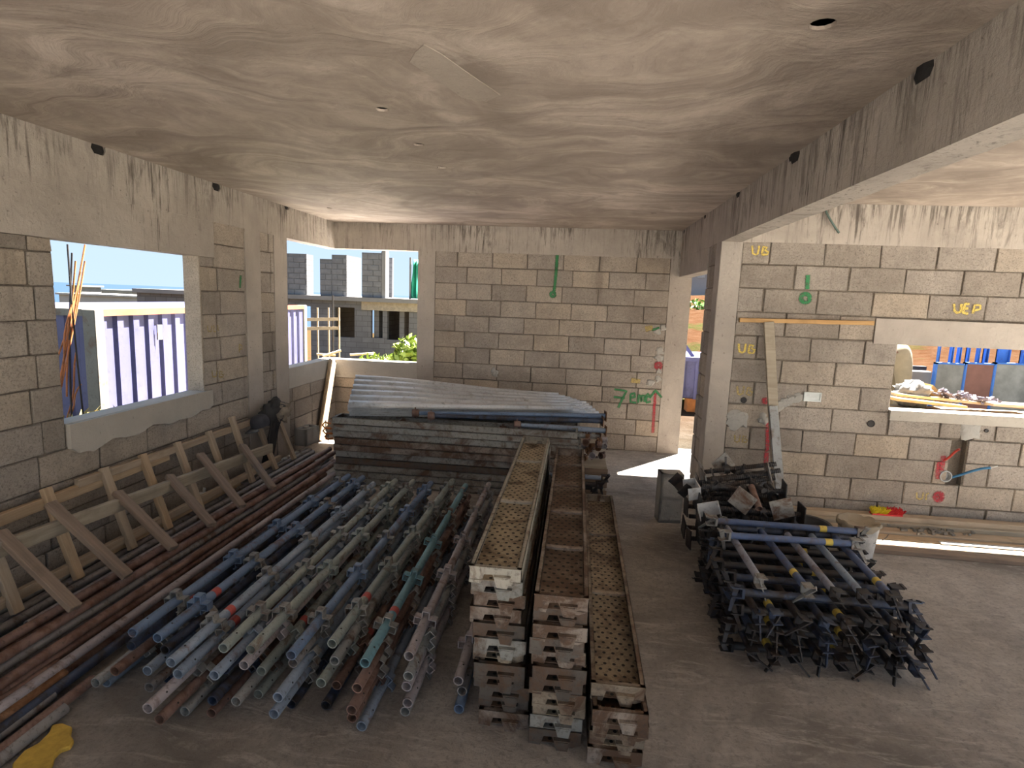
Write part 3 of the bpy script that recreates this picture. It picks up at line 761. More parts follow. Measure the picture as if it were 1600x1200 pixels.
def standard(x, y, z, mat, label, group, roll=0.0, yaw=0.0, pitch=0.0, band=False, short=False):
    t = thing('scaffold_standard', label, 'scaffold tube', group=group, M=T(x, y, z) @ RZ(yaw) @ RX(pitch) @ RY(roll))
    inst('tube', ME_tube20 if short else ME_tube25, mat, t)
    for k in range(4 if short else 5):
        inst('lug_rosette', ME_lug, M_lug if random.random() < .6 else mat, t, T(0, .30+.495*k, 0))
    inst('pin_hole_shade', ME_pin, M_hole_shade, t, T(0, .09, 0) @ RY(.3))
    if band: inst('paint_band', ME_band, M_red, t, T(0, .40, 0))
    return t
tops = [(-2.001, 2.301), (-1.861, 2.284), (-1.679, 2.131), (-1.521, 2.263), (-1.395, 2.275), (-1.198, 2.266), (-1.056, 2.38), (-.856, 2.269), (-.679, 2.351)]
tops_f = [-1.964, -1.825, -1.672, -1.52, -1.362, -1.201, -1.033, -.892, -.701]
tmats = [(M_blue, 'bright blue'), (M_blue, 'deep blue'), (M_bluegrey, 'blue grey'), (M_green, 'grey green'), (M_green, 'speckled grey green'), (M_blue, 'sky blue'), (M_green, 'dull green grey'), (M_teal, 'teal'), (M_mauve, 'mauve grey')]
for i, ((x, y), xf, (mt, cn)) in enumerate(zip(tops, tops_f, tmats)):
    standard(x, y, .30, mt, '%s scaffold tube with lugs lying on top of the tube pile' % cn, 'scaffold tubes on top of the pile',
             random.uniform(-.25, .25), math.atan2(x-xf, 2.5), 0, i in (1, 2, 6, 7))
lowm_shaded = [M_grey, M_green, M_rust, M_darkblue, M_bluegrey, M_mauve, M_rust, M_pipe, M_darkblue, M_green]  # darker mix chosen to paint the shade low in the pile
words = {M_grey: 'grey', M_green: 'grey green', M_blue: 'blue', M_rust: 'rusty brown', M_darkblue: 'dark blue', M_bluegrey: 'blue grey', M_mauve: 'mauve grey', M_rust2: 'orange rusty', M_pipe: 'dull grey'}
rs = random.Random(4)
ords = {3: 'second layer', 2: 'middle layer', 1: 'fourth layer', 0: 'bottom layer'}
for k in range(3, -1, -1):
    for i, (x, y) in enumerate(tops):
        mt = rs.choice(lowm_shaded)
        dx = rs.uniform(-.028, .028) - (.045*(3-k) if i == 0 else 0)
        dy = rs.uniform(-.13, .05) if k > 0 else rs.uniform(-.08, .10)
        standard(x+dx if i < 8 else x+rs.uniform(-.012, .012), y+dy, .033+.0668*k, mt, '%s tube, %s of the tube pile under the %s one' % (words[mt], ords[k], tmats[i][1]),
                 'lower scaffold tubes of the pile', PI/4+rs.uniform(-.2, .2), rs.uniform(-.008, .008), 0, rs.random() < .15)
for k, (px, py, z, mt) in enumerate([(716, 1064, .16, M_mauve), (722, 1080, .10, M_pipe), (717, 1108, .03, M_blue)]):
    p = F(px, py, z)
    standard(p.x, p.y, z, mt, '%s scaffold tube in the gap beside the plank stacks' % words[mt], 'scaffold tubes beside the planks', .2*k, .012)

# ---- long pipes along the left wall
def pipe(x0, y0, z0, x1, y1, z1, mat, label, group, r=TUBE_R):
    a = Vector((x0, y0, z0)); b = Vector((x1, y1, z1))
    q = MB(); q.tube((0, 0, 0), (0, (b-a).length, 0), r, 12, r*.8)
    o = q.build('steel_pipe', mat, smooth=50)
    d = (b-a).normalized()
    o.matrix_world = T(*a) @ RZ(math.atan2(-d.x, d.y)) @ RX(math.asin(d.z))
    return tag(o, label, 'pipe', group)
for x, z, ye, mt, lb in [(-2.615, .225, 5.88, M_rust, 'long rusty brown pipe on top of the pipes along the left wall'),
                         (-2.525, .215, 5.84, M_rust, 'long dark rusty pipe on top beside the scaffold tubes'),
                         (-2.435, .16, 5.6, M_rust, 'long rusty pipe lying a little lower beside the scaffold tubes'),
                         (-2.36, .11, 5.4, M_mauve, 'long mauve grey pipe lying low beside the scaffold tubes'),
                         (-2.30, .06, 5.5, M_darkblue, 'dark bluish pipe on the floor beside the scaffold tubes')]:
    pipe(x, -1.2, z, x, ye, z, mt, lb, 'long pipes beside the left wall')
for k, (x, z) in enumerate([(-2.62, .175), (-2.53, .165), (-2.44, .11), (-2.63, .125), (-2.55, .115), (-2.46, .06), (-2.64, .075), (-2.56, .065), (-2.65, .026), (-2.57, .026), (-2.48, .026), (-2.4, .026)]):
    pipe(x, -1.0+.05*k, z, x, 5.5-.07*k, z, [M_rust, M_pipe, M_rust][k % 3], 'dark rusty pipe hidden under the long rusty pipes', 'buried pipes beside the left wall')
for px, py, z, mt, lb in [(69, 1026, .14, M_rust2, 'orange rusty pipe ending before the scaffold tubes'), (91, 1036, .10, M_rust, 'rusty brown pipe with its end by the scaffold tubes'), (100, 1052, .08, M_rust2, 'thick rust coloured pipe lying on others near the front'),
                          (82, 1086, .05, M_pipe, 'dark grey pipe lying low near the yellow scrap'), (145, 1062, .045, M_rust, 'rusty pipe on the floor reaching under the scaffold tubes'), (100, 1107, .03, M_pipe, 'grey pipe on the floor nearest the yellow scrap')]:
    p = F(px, py, z); pipe(p.x-.02, -1.0, z, p.x, p.y, z, mt, lb, 'pipe ends at the front', .0242 if z > .04 else .028)
rs = random.Random(9)
ordp = 'first second third fourth fifth sixth seventh eighth ninth tenth eleventh twelfth thirteenth'.split()
for k in range(13):
    x = -3.20+.045*k+rs.uniform(-.006, .006); z = .027 if k % 2 == 0 else .068
    ye = [6.35, 6.2, 6.45, 6.3, 6.1, 6.25, 6.4, 6.15, 6.3, 5.9, 6.2, 6.0, 6.1][k]
    ys_ = [1.2, 2.3, .9, 2.5, 1.8, 2.45, 1.3, 2.6, 1.0, 2.2, 1.6, 2.35, 1.1][k]
    mt = [M_pipe, M_grey, M_mauve, M_pipe, M_grey][k % 5]
    pipe(x, ys_, z, x+rs.uniform(-.02, .02), ye, z, mt, '%s pipe, %s out from the left wall under the timber racks' % (words[mt], ordp[k]), 'grey pipes under the timber racks')

# ---- wooden frames
fa = thing('timber_rack', 'pale timber rack of uprights leaning against the left wall', 'frame', (-3.1, 4.2, 0))
def child_bar(parent, name, a, b, wd, th, mat, up=(0, 0, 1)):
    a = Vector(a); b = Vector(b); d = b-a; L = d.length; d.normalize()
    side = d.cross(Vector(up)).normalized(); n = side.cross(d)
    q = MB(); q.box(0, L, -wd/2, wd/2, -th/2, th/2)
    o = q.build(name, mat, parent, bevel=.003)
    Mw = Matrix(((d.x, side.x, n.x, a.x), (d.y, side.y, n.y, a.y), (d.z, side.z, n.z, a.z), (0, 0, 0, 1)))
    o.matrix_local = T(*(-parent.location)) @ Mw
    return o
nA = Vector((.93, 0, .37))
for k, y in enumerate([2.67, 3.07, 3.51, 3.87, 4.25, 4.66, 5.01, 5.44, 5.83]):
    top = Vector((-3.205, y+.01, .66 if k != 6 else .72)); bot = Vector((-2.99, y-.02, .10))
    if k > 6: top.z = .58
    o = child_bar(fa, 'upright', bot, top, .062, .034, W_pale if k in (1, 3) else W_tan, nA)
child_bar(fa, 'rail', (-3.215, 2.2, .56), (-3.205, 4.15, .575), .036, .07, W_pale, (0, 0, 1))
child_bar(fa, 'rail', (-3.205, 3.3, .615), (-3.20, 5.35, .60), .036, .055, W_tan, (0, 0, 1))
child_bar(fa, 'rail', (-3.045, 2.3, .17), (-3.045, 5.6, .17), .036, .06, W_tan, (0, 0, 1))
child_bar(fa, 'rail', (-3.07, 3.3, .125), (-3.07, 4.9, .125), .036, .05, W_pale, (0, 0, 1))
fbm = thing('timber_rack', 'dirty timber rack of sloping slats on one long rail lying over the pipes', 'frame', (-2.7, 3.8, .2))
child_bar(fbm, 'rail', (-2.915, 2.35, .545), (-2.925, 5.22, .385), .036, .085, W_grey, (0, 0, 1))
for yt, zt, yb in [(2.56, .60, 2.49), (2.86, .65, 2.84), (3.34, .555, 3.22), (3.83, .515, 3.61), (4.19, .585, 3.98), (4.78, .51, 4.43)]:
    child_bar(fbm, 'slat', (-2.475, yb, .27), (-2.955, yt, zt+.01), .065, .034, W_dark, (.55, 0, .83))
# thin offcuts among the pipes
p = F(80, 965, .17); q = MB(); q.bar(p+Vector((-.05, -.12, 0)), p+Vector((.03, .1, .0)), .05, .012)
tag(q.build('offcut', M_galv), 'small pale metal offcut lying on the pipes', 'offcut')
p = F(318, 775, .12); q = MB(); q.tube(p+Vector((-.05, -.03, 0)), p+Vector((.05, .03, 0)), .035, 12, .026); q.tube(p+Vector((0, 0, .02)), p+Vector((0, .02, .07)), .012, 8)
tag(q.build('coupler', M_galv, smooth=50), 'small bright scaffold coupler among the grey pipes', 'coupler')

# ---- perforated steel planks (upside-down trays)
PW, PLN, PH = .228, 2.44, .063
q = MB(); q.box(-PW/2+.002, PW/2-.002, 0, PLN, 0, .003); ME_plate = q.mesh('plate')
def rail_mesh(s):
    q = MB(); a = s*PW/2
    q.box(min(a, a-s*.003), max(a, a-s*.003), 0, PLN, .0045, PH)
    q.box(min(a, a-s*.022), max(a, a-s*.022), 0, PLN, PH-.004, PH)
    q.box(min(a-s*.019, a-s*.022), max(a-s*.019, a-s*.022), 0, PLN, PH-.014, PH)
    return q.mesh('side_rail')
ME_rail = {-1: rail_mesh(-1), 1: rail_mesh(1)}
q = MB(); q.prism([(-PW/2+.003, PH-.012), (-PW/2+.003, PH-.001), (-.05, PH-.006), (.05, PH-.006), (PW/2-.003, PH-.001), (PW/2-.003, PH-.012), (.05, PH-.018), (-.05, PH-.018)], 0, .03, RX(PI/2) @ T(0, 0, -.015)); ME_rib = q.mesh('cross_rib')
def end_mesh():
    """end plate with a trapezoid notch and a folded hook tab"""
    q = MB()
    hw = PW/2
    poly = [(-hw, PH), (-hw, -.012), (-hw+.052, -.016), (-hw+.066, .028), (-.012, .03), (.004, -.012), (.075, -.016), (hw, .002), (hw, PH)]
    R = Matrix(((1, 0, 0, 0), (0, 0, -1, .004), (0, 1, 0, 0), (0, 0, 0, 1)))
    q.prism(poly, 0, .004, R)
    q.prism([(-.004, .030), (.010, -.018), (.056, -.020), (.068, .030)], .004, .026, R)
    q.prism([(.008, .026), (.016, -.004), (.050, -.006), (.058, .026)], .026, .030, R)
    q.box(-hw, hw, -.004, .02, PH-.004, PH)
    return q.mesh('end_plate')
ME_end = end_mesh()
def plank(M, frame, plate, label, group, ribs=(.42, .98, 1.52, 2.02)):
    t = thing('scaffold_plank', label, 'scaffold plank', group=group, M=M)
    inst('plate', ME_plate, plate, t)
    for s in (-1, 1): inst('side_rail', ME_rail[s], frame, t)
    inst('end_plate', ME_end, frame, t); inst('end_plate', ME_end, frame, t, T(0, PLN, 0) @ RZ(PI))
    for y in ribs: inst('cross_rib', ME_rib, frame, t, T(0, y, 0))
    return t
ordn = ['topmost', 'second from top', 'third from top', 'fourth from top', 'fifth from top', 'sixth from top', 'seventh from top', 'eighth from top', 'ninth from top', 'tenth from top', 'eleventh from top', 'lowest']
def stack(n, xt, xb, y0, where, mats, topmats, ribs_top, rs, ytop=None):
    for k in range(n):           # k = 0 is the floor
        f = k/(n-1)
        x = xb+(xt-xb)*f + (rs.uniform(-.012, .012) if k < n-1 else 0)
        y = y0 + rs.uniform(-.035, .045) if k < n-1 else (ytop or y0)
        fr, pl = mats[rs.randrange(len(mats))] if k < n-1 else topmats
        od = ordn[n-1-k] if k else 'lowest'
        plank(T(x, y, .016+(PH+.0005)*k) @ RZ(rs.uniform(-.006, .006) if k < n-1 else 0), fr, pl,
              '%s steel plank in the stack %s' % (od, where), 'planks stacked %s' % where, ribs_top if k >= n-1 else (.6, 1.3, 2.0))
rs = random.Random(12)
mixm = [(P_grey, P_greyh), (P_brown, P_brownh), (P_tan, P_tanh), (P_dark, P_darkh), (P_dark, P_darkh), (P_brown, P_brownh)]
stack(12, -.294, -.235, 2.33, 'beside the scaffold tubes', mixm, (P_pale, P_paleh), (.86, 1.72), rs, 2.32)
stack(11, -.005, .0, 2.26, 'between the two other stacks', mixm+[(P_grey, P_greyh)], (P_brown, P_brownh), (.5, 1.0, 1.5, 2.0), rs, 2.25)
stack(5, .252, .262, 2.20, 'lowest of the three stacks', [(P_brown, P_brownh), (P_tan, P_tanh)], (P_tan, P_tanh), (.8, 1.62), rs, 2.26)

# ---- planks stacked lengthways at the back
rs = random.Random(21)
backm = [(P_grey, P_greyh), (P_grey, P_greyh), (P_dark, P_darkh), (P_brown, P_brownh), (P_grey, P_greyh)]
for k in range(10):
    fr, pl = backm[rs.randrange(5)]
    if k > 7: fr = P_grey
    x = .075+rs.uniform(-.025, .02)
    plank(T(x, 5.52+rs.uniform(-.018, .018), .016+(PH+.0045)*k) @ RZ(PI/2+rs.uniform(-.005, .005)), fr, pl, '%s steel plank in the stack lying across the back of the room' % (ordn[9-k] if k else 'lowest'), 'planks stacked across the back', (.6, 1.8))
for k in range(10):
    plank(T(.05+rs.uniform(-.03, .03), 6.34, .016+(PH-.001)*k) @ RZ(PI/2), P_grey, P_greyh, '%s steel plank in the rear row under the roofing sheets' % (ordn[9-k] if k else 'lowest'), 'rear row of planks under the sheets', (.6, 1.8))

# ---- corrugated roofing sheets
LF_, RF_, LB_, RB_ = Vector((-2.22, 5.45, .705)), Vector((.25, 6.10, .70)), Vector((-2.50, 6.36, .80)), Vector((.07, 6.90, .70))
def sheet(k, s0, s1, label):
    q = MB(); nw = 64; nl = 6; pts = []
    for i in range(nl+1):
        a = s0+(s1-s0)*i/nl
        for j in range(nw+1):
            b = j/nw
            p = (LF_*(1-a)+RF_*a)*(1-b) + (LB_*(1-a)+RB_*a)*b
            ph = (b*5.5) % 1.0
            h = .038*sstep(.12, .30, ph)*(1-sstep(.62, .80, ph))
            p = p + Vector((0, -.28, .96))*(h+k*.013) + Vector((0, 0, .07*b*(1-a)*k/7 + .012*math.sin(a*7)*b))
            pts.append(p)
    q.add(pts, [(i*(nw+1)+j, i*(nw+1)+j+1, (i+1)*(nw+1)+j+1, (i+1)*(nw+1)+j) for i in range(nl) for j in range(nw)])
    o = q.build('roofing_sheet', M_galv, smooth=35)
    m = o.modifiers.new('thickness', 'SOLIDIFY'); m.thickness = .0015
    return tag(o, label, 'metal sheet', 'galvanised roofing sheets')
for k, (a, b) in enumerate([(0.0, 1.03), (.01, 1.0), (.0, .985), (.02, .965), (-.005, .955), (.01, .93), (.0, .90), (.0, .90)]):
    sheet(k, a, b, '%s galvanised corrugated sheet of the pile on the back planks' % (ordn[7-k] if k else 'lowest'))

q = MB(); q.box(-2.45, -.9, 6.30, 6.40, .645, .715)
tag(q.build('timber_bearer', W_dark, bevel=.004), 'thick timber bearer holding up the rear edge of the roofing sheets', 'timber')
# ---- steel props lying on top
def prop(a, b, mat, label, r=.026):
    a = Vector(a); b = Vector(b); L = (b-a).length; d = (b-a)/L
    Mw = T(*a) @ d.to_track_quat('X', 'Z').to_matrix().to_4x4()
    t = thing('steel_prop', label, 'steel prop', group='props on the sheets', M=Mw)
    q = MB(); q.tube((L*.3, 0, 0), (L, 0, 0), r, 12, r*.8); inst('outer_tube', q.mesh('outer_tube', 50), mat, t)
    q = MB(); q.tube((.04, 0, 0), (L*.34, 0, 0), r*.8, 12); inst('inner_tube', q.mesh('inner_tube', 50), mat, t)
    q = MB(); q.lathe([(r*1.5, 0), (r*1.5, .06), (r*1.1, .07)], 12, T(.03, 0, 0) @ RY(PI/2)); q.bar((.06, 0, -.05), (.06, .01, .055), .014, .014, (1, 0, 0)); inst('collar', q.mesh('collar', 40), M_rust, t)
    q = MB(); q.box(L, L+.006, -.05, .05, -.05, .05); inst('base_plate', q.mesh('base_plate'), M_rust2, t)
    return t
prop((-1.62, 5.50, .762), (.33, 5.87, .775), M_blue, 'long blue steel prop lying on the edge of the roofing sheets')
prop((-1.45, 5.46, .752), (.30, 5.80, .735), M_darkblue, 'dark blue steel prop lying just below the long blue prop')
prop((-.60, 5.54, .70), (.33, 5.70, .66), M_bluegrey, 'short grey steel prop under the blue props')
prop((-.75, 5.60, .63), (.28, 5.72, .585), M_grey, 'grey steel prop sticking out of the plank stack end')
# coupler cluster hanging at the stack end
rs = random.Random(3)
for k in range(16):
    x = .13+rs.uniform(0, .20); y = 5.55+rs.uniform(-.05, .25); z = .36+rs.uniform(0, .26)
    t = thing('scaffold_coupler', 'small rusty coupler in the heap at the end of the back planks', 'coupler', group='rusty couplers by the plank stack', M=T(x, y, z) @ RZ(rs.uniform(0, 6)) @ RX(rs.uniform(0, 6)))
    q = MB(); q.tube((-.022, 0, 0), (.022, 0, 0), .034, 10, .026); inst('ring', q.mesh('ring', 50), [M_rust2, M_rust, M_mauve][k % 3], t)
    q = MB(); q.tube((0, .03, -.03), (0, .03, .045), .007, 6); q.lathe([(.013, .03), (.013, .042)], 6, T(0, .03, 0)); inst('bolt', q.mesh('bolt', 40), M_rust, t)
# wooden crate that carries the heap
t = thing('crate', 'small grey timber crate under the rusty couplers', 'crate', (.24, 5.68, 0))
q = MB(); q.box(-.12, .12, -.16, .16, 0, .34); inst('body', q.mesh('body', bevel=.004), W_grey, t)
for z in (.06, .17, .28):
    q = MB(); q.box(-.13, .13, -.17, -.16, z-.04, z+.04); inst('slat', q.mesh('slat', bevel=.003), W_dark, t)

# ---- ledgers with end clamps and wedges
def ledger_meshes(L):
    q = MB(); q.tube((.03, 0, 0), (L-.03, 0, 0), .0215, 12); tb = q.mesh('tube', 50)
    return tb
q = MB()
q.box(-.035, .035, -.026, .026, .024, .030); q.box(-.035, .035, -.026, .026, -.030, -.024); q.box(.020, .035, -.026, .026, -.030, .030)
q.box(-.045, -.030, -.026, .026, .030, .036)
ME_clamp = q.mesh('end_clamp')
q = MB(); q.prism([(-.016, .055), (.016, .055), (.008, -.11), (-.008, -.11)], -.0035, .0035, RX(PI/2)); ME_wedge = q.mesh('wedge')
q = MB(); q.lathe([(.0222, 0), (.0222, .045)], 12, RY(PI/2)); ME_yband = q.mesh('paint_band', 50)
TB = {}
def ledger(M, L, mat, endm, label, group, rs, bands=(), full=True):
    k = round(L, 2)
    if k not in TB: TB[k] = ledger_meshes(k)
    t = thing('scaffold_ledger', label, 'scaffold ledger', group=group, M=M)
    inst('tube', TB[k], mat, t)
    for x, r in ((0, 0), (k, PI)):
        c = inst('end_clamp', ME_clamp, endm, t, T(x, 0, 0) @ RZ(r) @ RX(rs.uniform(-.3, .3)))
        inst('wedge', ME_wedge, endm, c, T(-.012, 0, -.01) @ RX(rs.uniform(-.9, .9)) @ RY(rs.uniform(-.5, .5)))
    for b in bands: inst('paint_band', ME_yband, M_yellow, t, T(b, 0, 0))
    return t
rs = random.Random(31)
PX0, PX1, PY0, PY1 = .97, 1.88, 3.02, 4.02
for lay in range(8):
    z = .028+.0545*lay
    if lay % 2 == 1 and lay < 7:     # lengthways layers show their ends to the viewer
        for i in range(8):
            x = PX0+.06+(PX1-PX0-.08)*i/7+rs.uniform(-.02, .02)
            ledger(T(x, PY0+rs.uniform(-.05, .01), z) @ RZ(PI/2), .95, rs.choice([M_dark, M_darkblue]), rs.choice([M_dark, M_dark, M_dark, M_darkblue]),
                   'dirty dark ledger lying lengthways in the %s layer of the ledger pile' % ordp[lay], 'buried lengthways ledgers', rs, (.1,) if i in (1, 4) else ())
    elif lay < 7:
        for i in range(6):
            y = PY0+.15+(PY1-PY0-.20)*i/5+rs.uniform(-.02, .02)
            ledger(T(PX0+rs.uniform(-.04, .03), y, z), .92, rs.choice([M_dark, M_dark, M_darkblue]), rs.choice([M_dark, M_dark, M_dark, M_darkblue]),
                   'dirty dark ledger lying crossways in the %s layer of the ledger pile' % ordp[lay], 'buried crossways ledgers', rs, (.55,) if i in (2, 4) else ())
ZT = .425
for k, (pa, pb, mt, em, bd, lb) in enumerate([((1150, 848), (1188, 908), M_ledger_pale, M_lug, (), 'pale grey ledger lying lengthways on top of the ledger pile'),
    ((1203, 848), (1262, 922), M_ledger, M_lug, (.17,), 'blue ledger with a yellow band next to the pale ledger on the pile'),
    ((1242, 850), (1308, 930), M_ledger_pale, M_dark, (), 'grey blue ledger in the middle of the lengthways top row'),
    ((1283, 855), (1350, 932), M_bluegrey, M_dark, (), 'worn blue ledger fourth in the lengthways top row'),
    ((1322, 858), (1395, 935), M_ledger, M_dark, (.16,), 'blue ledger with a yellow band at the outer side of the top row')]):
    a = F(*pa, ZT); b = F(*pb, ZT)
    ang = math.atan2(a.y-b.y, a.x-b.x)
    ledger(T(b.x, b.y, ZT) @ RZ(ang), .85, mt, em, lb, 'ledgers on top of the pile', rs, bd)
for k, (pa, pb, lb) in enumerate([((1132, 836), (1338, 850), 'blue ledger lying crossways on top of the ledger pile above the lengthways row'), ((1112, 813), (1345, 831), 'blue ledger lying crossways at the rear of the ledger pile')]):
    a = F(*pa, ZT+.05); b = F(*pb, ZT+.05); ang = math.atan2(b.y-a.y, b.x-a.x)
    ledger(T(a.x, a.y, ZT+.05) @ RZ(ang), round((b-a).length, 2), M_ledger, M_lug, lb, 'ledgers on top of the pile', rs, (.62,) if k == 0 else (.7,))
for k in range(2):   # something under the rear ledger
    ledger(T(1.02, 3.93+.0*k, .30+.055*k+.07), .92, M_darkblue, M_dark, 'dark blue ledger directly under the rear crossways ledger of the pile', 'buried crossways ledgers', rs)
# ledgers lying behind the plank stacks
for k, (y, z, xr) in enumerate([(5.28, .30, .33), (5.24, .245, .28), (5.30, .19, .24), (5.22, .13, .26), (5.27, .07, .24), (5.25, .026, .25)]):
    ledger(T(xr-.62, y, z), .62, [M_bluegrey, M_dark][k > 0], M_dark, ['blue grey ledger on top of the ledgers behind the plank stacks', 'dark ledger stacked behind the plank stacks'][k > 0], 'ledgers behind the plank stacks', rs)

# ---- screw jacks
q = MB(); q.box(-.075, .075, -.075, .075, -.004, .004); ME_bp = q.mesh('base_plate', bevel=.001)
prof = []
for i in range(40): prof += [(.0165, .004+.0145*i), (.0195, .004+.0145*i+.007)]
q = MB(); q.lathe(prof, 10); ME_rod = q.mesh('threaded_rod', 30)
q = MB(); q.lathe([(.034, -.02), (.034, .02)], 10); q.bar((.03, 0, 0), (.10, 0, .012), .018, .012); q.bar((-.03, 0, 0), (-.10, 0, -.012), .018, .012); ME_nut = q.mesh('wing_nut', 40)
q = MB(); q.box(-.075, .075, -.05, .05, -.004, .004); q.box(-.075, -.069, -.05, .05, 0, .09); q.box(.069, .075, -.05, .05, 0, .09); ME_fork = q.mesh('fork_head')
def jack(M, label, group, rs, plate=None, fork=False):
    t = thing('screw_jack', label, 'screw jack', group=group, M=M)
    inst('fork_head' if fork else 'base_plate', ME_fork if fork else ME_bp, plate or M_dark, t, RX(PI) if fork else None)
    inst('threaded_rod', ME_rod, M_dark, t); inst('wing_nut', ME_nut, M_dark, t, T(0, 0, rs.uniform(.12, .4)) @ RZ(rs.uniform(0, 3)))
    return t
rs = random.Random(17)
for lay in range(5):
    for i in range(6):
        s = 1 if (i+lay) % 2 else -1
        x = 1.02 if s > 0 else 1.64
        M = T(x+rs.uniform(-.05, .05), 4.18+.115*i+rs.uniform(-.02, .02), .08+.098*lay) @ RZ(rs.uniform(-.06, .06)) @ RY(s*PI/2) @ RZ(rs.uniform(-.2, .2))
        jack(M, 'black screw jack buried in the heap behind the ledger pile', 'buried screw jacks', rs, M_dark, False)
def jack_px(px0, py0, px1, py1, y0, y1, label, plate, fork=False, roll=0):
    a = on(px0, py0, 'y', y0); b = on(px1, py1, 'y', y1); d = (b-a).normalized()
    M = T(*a) @ d.to_track_quat('Z', 'Y').to_matrix().to_4x4() @ RZ(roll)
    return jack(M, label, 'screw jacks on top of the heap', rs, plate, fork)
jack_px(1096, 738, 1185, 728, 4.60, 4.62, 'black screw jack lying highest on the heap', M_wing, False, .2)
jack_px(1100, 750, 1195, 738, 4.50, 4.52, 'black screw jack just under the highest one', M_wing)
jack_px(1200, 740, 1105, 752, 4.42, 4.44, 'black screw jack with its plate facing the leaning board', M_wing, False, .4)
jack_px(1090, 763, 1200, 748, 4.36, 4.4, 'black screw jack with a pale round edged plate at the doorway side', M_galv, True, .2)
jack_px(1225, 768, 1110, 760, 4.30, 4.36, 'black screw jack reaching past the leaning board', M_dark)
jack_px(1108, 795, 1105, 772, 4.16, 4.5, 'screw jack with a pale slotted head turned to the viewer', M_galv, True, -.3)
jack_px(1160, 782, 1185, 760, 4.14, 4.5, 'screw jack with a dirty brown plate in the middle of the heap', M_wing, False, .5)
jack_px(1222, 795, 1200, 765, 4.16, 4.5, 'screw jack with a big grey plate by the bucket side', M_wing, False, -.35)
jack_px(1130, 725, 1160, 745, 4.78, 4.5, 'screw jack whose pale plate sticks up at the rear of the heap', M_wing, False, .75)
jack_px(1068, 762, 1100, 790, 4.45, 4.6, 'screw jack at the doorway side of the heap', M_dark, True, .4)
q = MB(); a = on(1186, 795, 'y', 4.08); b = on(1174, 760, 'y', 4.3); q.tube(a, b, .024, 12, .019)
tag(q.build('pipe_offcut', M_rust, smooth=50), 'short rusty pipe offcut leaning in the screw jack heap', 'pipe')

# ---- blocks, bucket, basin, planks, brush
def hollow_block(M, mat, label, L=.45):
    q = MB(); D, Hh = .15, .2
    for x0, x1, y0, y1 in [(-L/2, L/2, -D/2, -D/2+.03), (-L/2, L/2, D/2-.03, D/2), (-L/2, -L/2+.03, -D/2, D/2), (L/2-.03, L/2, -D/2, D/2), (-.015, .015, -D/2, D/2)]:
        q.box(x0, x1, y0, y1, 0, Hh)
    q.box(-L/2, L/2, -D/2, D/2, 0, .02)
    o = q.build('concrete_block', mat); o.matrix_world = M
    return tag(o, label, 'block')
hollow_block(T(.90, 5.12, .226) @ RZ(.1) @ RX(0) @ RY(PI/2) @ T(0, 0, -.1), M_patch, 'grey hollow block standing on end beside the screw jacks')
hollow_block(T(-3.14, 6.42, .12) @ RZ(1.45) @ RX(0) @ T(0, 0, 0), M_patch, 'grey half block lying on the pipes by the corner board', .28)
bk = F(1350, 884); bk = Vector((2.31, 4.60, 0))
t = thing('bucket', 'white plastic bucket crusted with mortar beside the ledger pile', 'bucket', (2.30, 4.66, 0))
m_white = plain('dirty_white_plastic', (.50, .48, .45), .5, 0, .35, 14)
q = MB(); q.lathe([(.115, 0), (.122, .01), (.145, .27), (.153, .272), (.153, .285), (.140, .287), (.117, .03), (.001, .03)], 24); inst('shell', q.mesh('shell', 40), m_white, t)
q = MB()
m_crust = concrete_material('mortar_crust', (.30, .25, .18), (.44, .37, .27), 0, .4)
pts = [(.0, .30)] ; prof = [(.155, .255), (.160, .27), (.158, .288), (.150, .296), (.138, .292), (.10, .262), (.04, .255), (.001, .252)]
q.lathe(prof, 28)
for v in q.v:
    k = noise.noise(v*22)*.022; v.z += k + .010*noise.noise(v*55)
    if math.hypot(v.x, v.y) > .15 and v.z < .265: v.z += .05*noise.noise(Vector((v.x*22, v.y*22, 3)))
inst('mortar_crust', q.mesh('mortar_crust', 60), m_crust, t)
q = MB(); q.path([Vector((.15*math.cos(a_), .15*math.sin(a_)*.3-.15, .25-.11*abs(math.sin(a_)))) for a_ in [PI*i/14 for i in range(15)]], .003, 6); inst('handle', q.mesh('handle', 60), M_lug, t)
t = thing('rubber_basin', 'dark rubber basin standing behind the ledger pile', 'basin', (1.88, 4.62, 0))
q = MB(); q.lathe([(.13, 0), (.19, .24), (.20, .25), (.195, .262), (.18, .255), (.122, .03), (.001, .03)], 24); inst('shell', q.mesh('shell', 40), plain('black_rubber', (.05, .052, .055), .5), t)

def plank_w(x0, x1, y0, y1, z, wd, th, mat, label, name='timber_plank'):
    q = MB(); q.box(-(x1-x0)/2, (x1-x0)/2, -wd/2, wd/2, -th/2, th/2)
    o = q.build(name, mat, bevel=.003); o.matrix_world = T((x0+x1)/2, (y0+y1)/2, z+th/2) @ RZ(math.atan2(y1-y0, x1-x0))
    return tag(o, label, 'plank', 'timber planks on the floor by the right wall')
plank_w(1.75, 5.2, 5.30, 5.32, .0, .16, .09, W_grey, 'thick weathered beam against the foot of the right wall')
plank_w(1.9, 5.0, 5.33, 5.33, .09, .10, .045, W_tan, 'tan plank lying on the thick beam by the wall')
plank_w(2.05, 5.1, 5.15, 5.13, .0, .13, .06, W_tan, 'tan plank second from the right wall')
plank_w(2.2, 5.0, 5.02, 4.99, .0, .11, .045, W_pale, 'pale plank lying in the strip of sun')
plank_w(2.35, 4.9, 4.90, 4.865, .0, .10, .04, W_tan, 'tan plank in front of the pale plank')
plank_w(2.45, 4.7, 4.79, 4.74, .0, .10, .035, W_dark, 'dirty plank farthest out from the right wall')
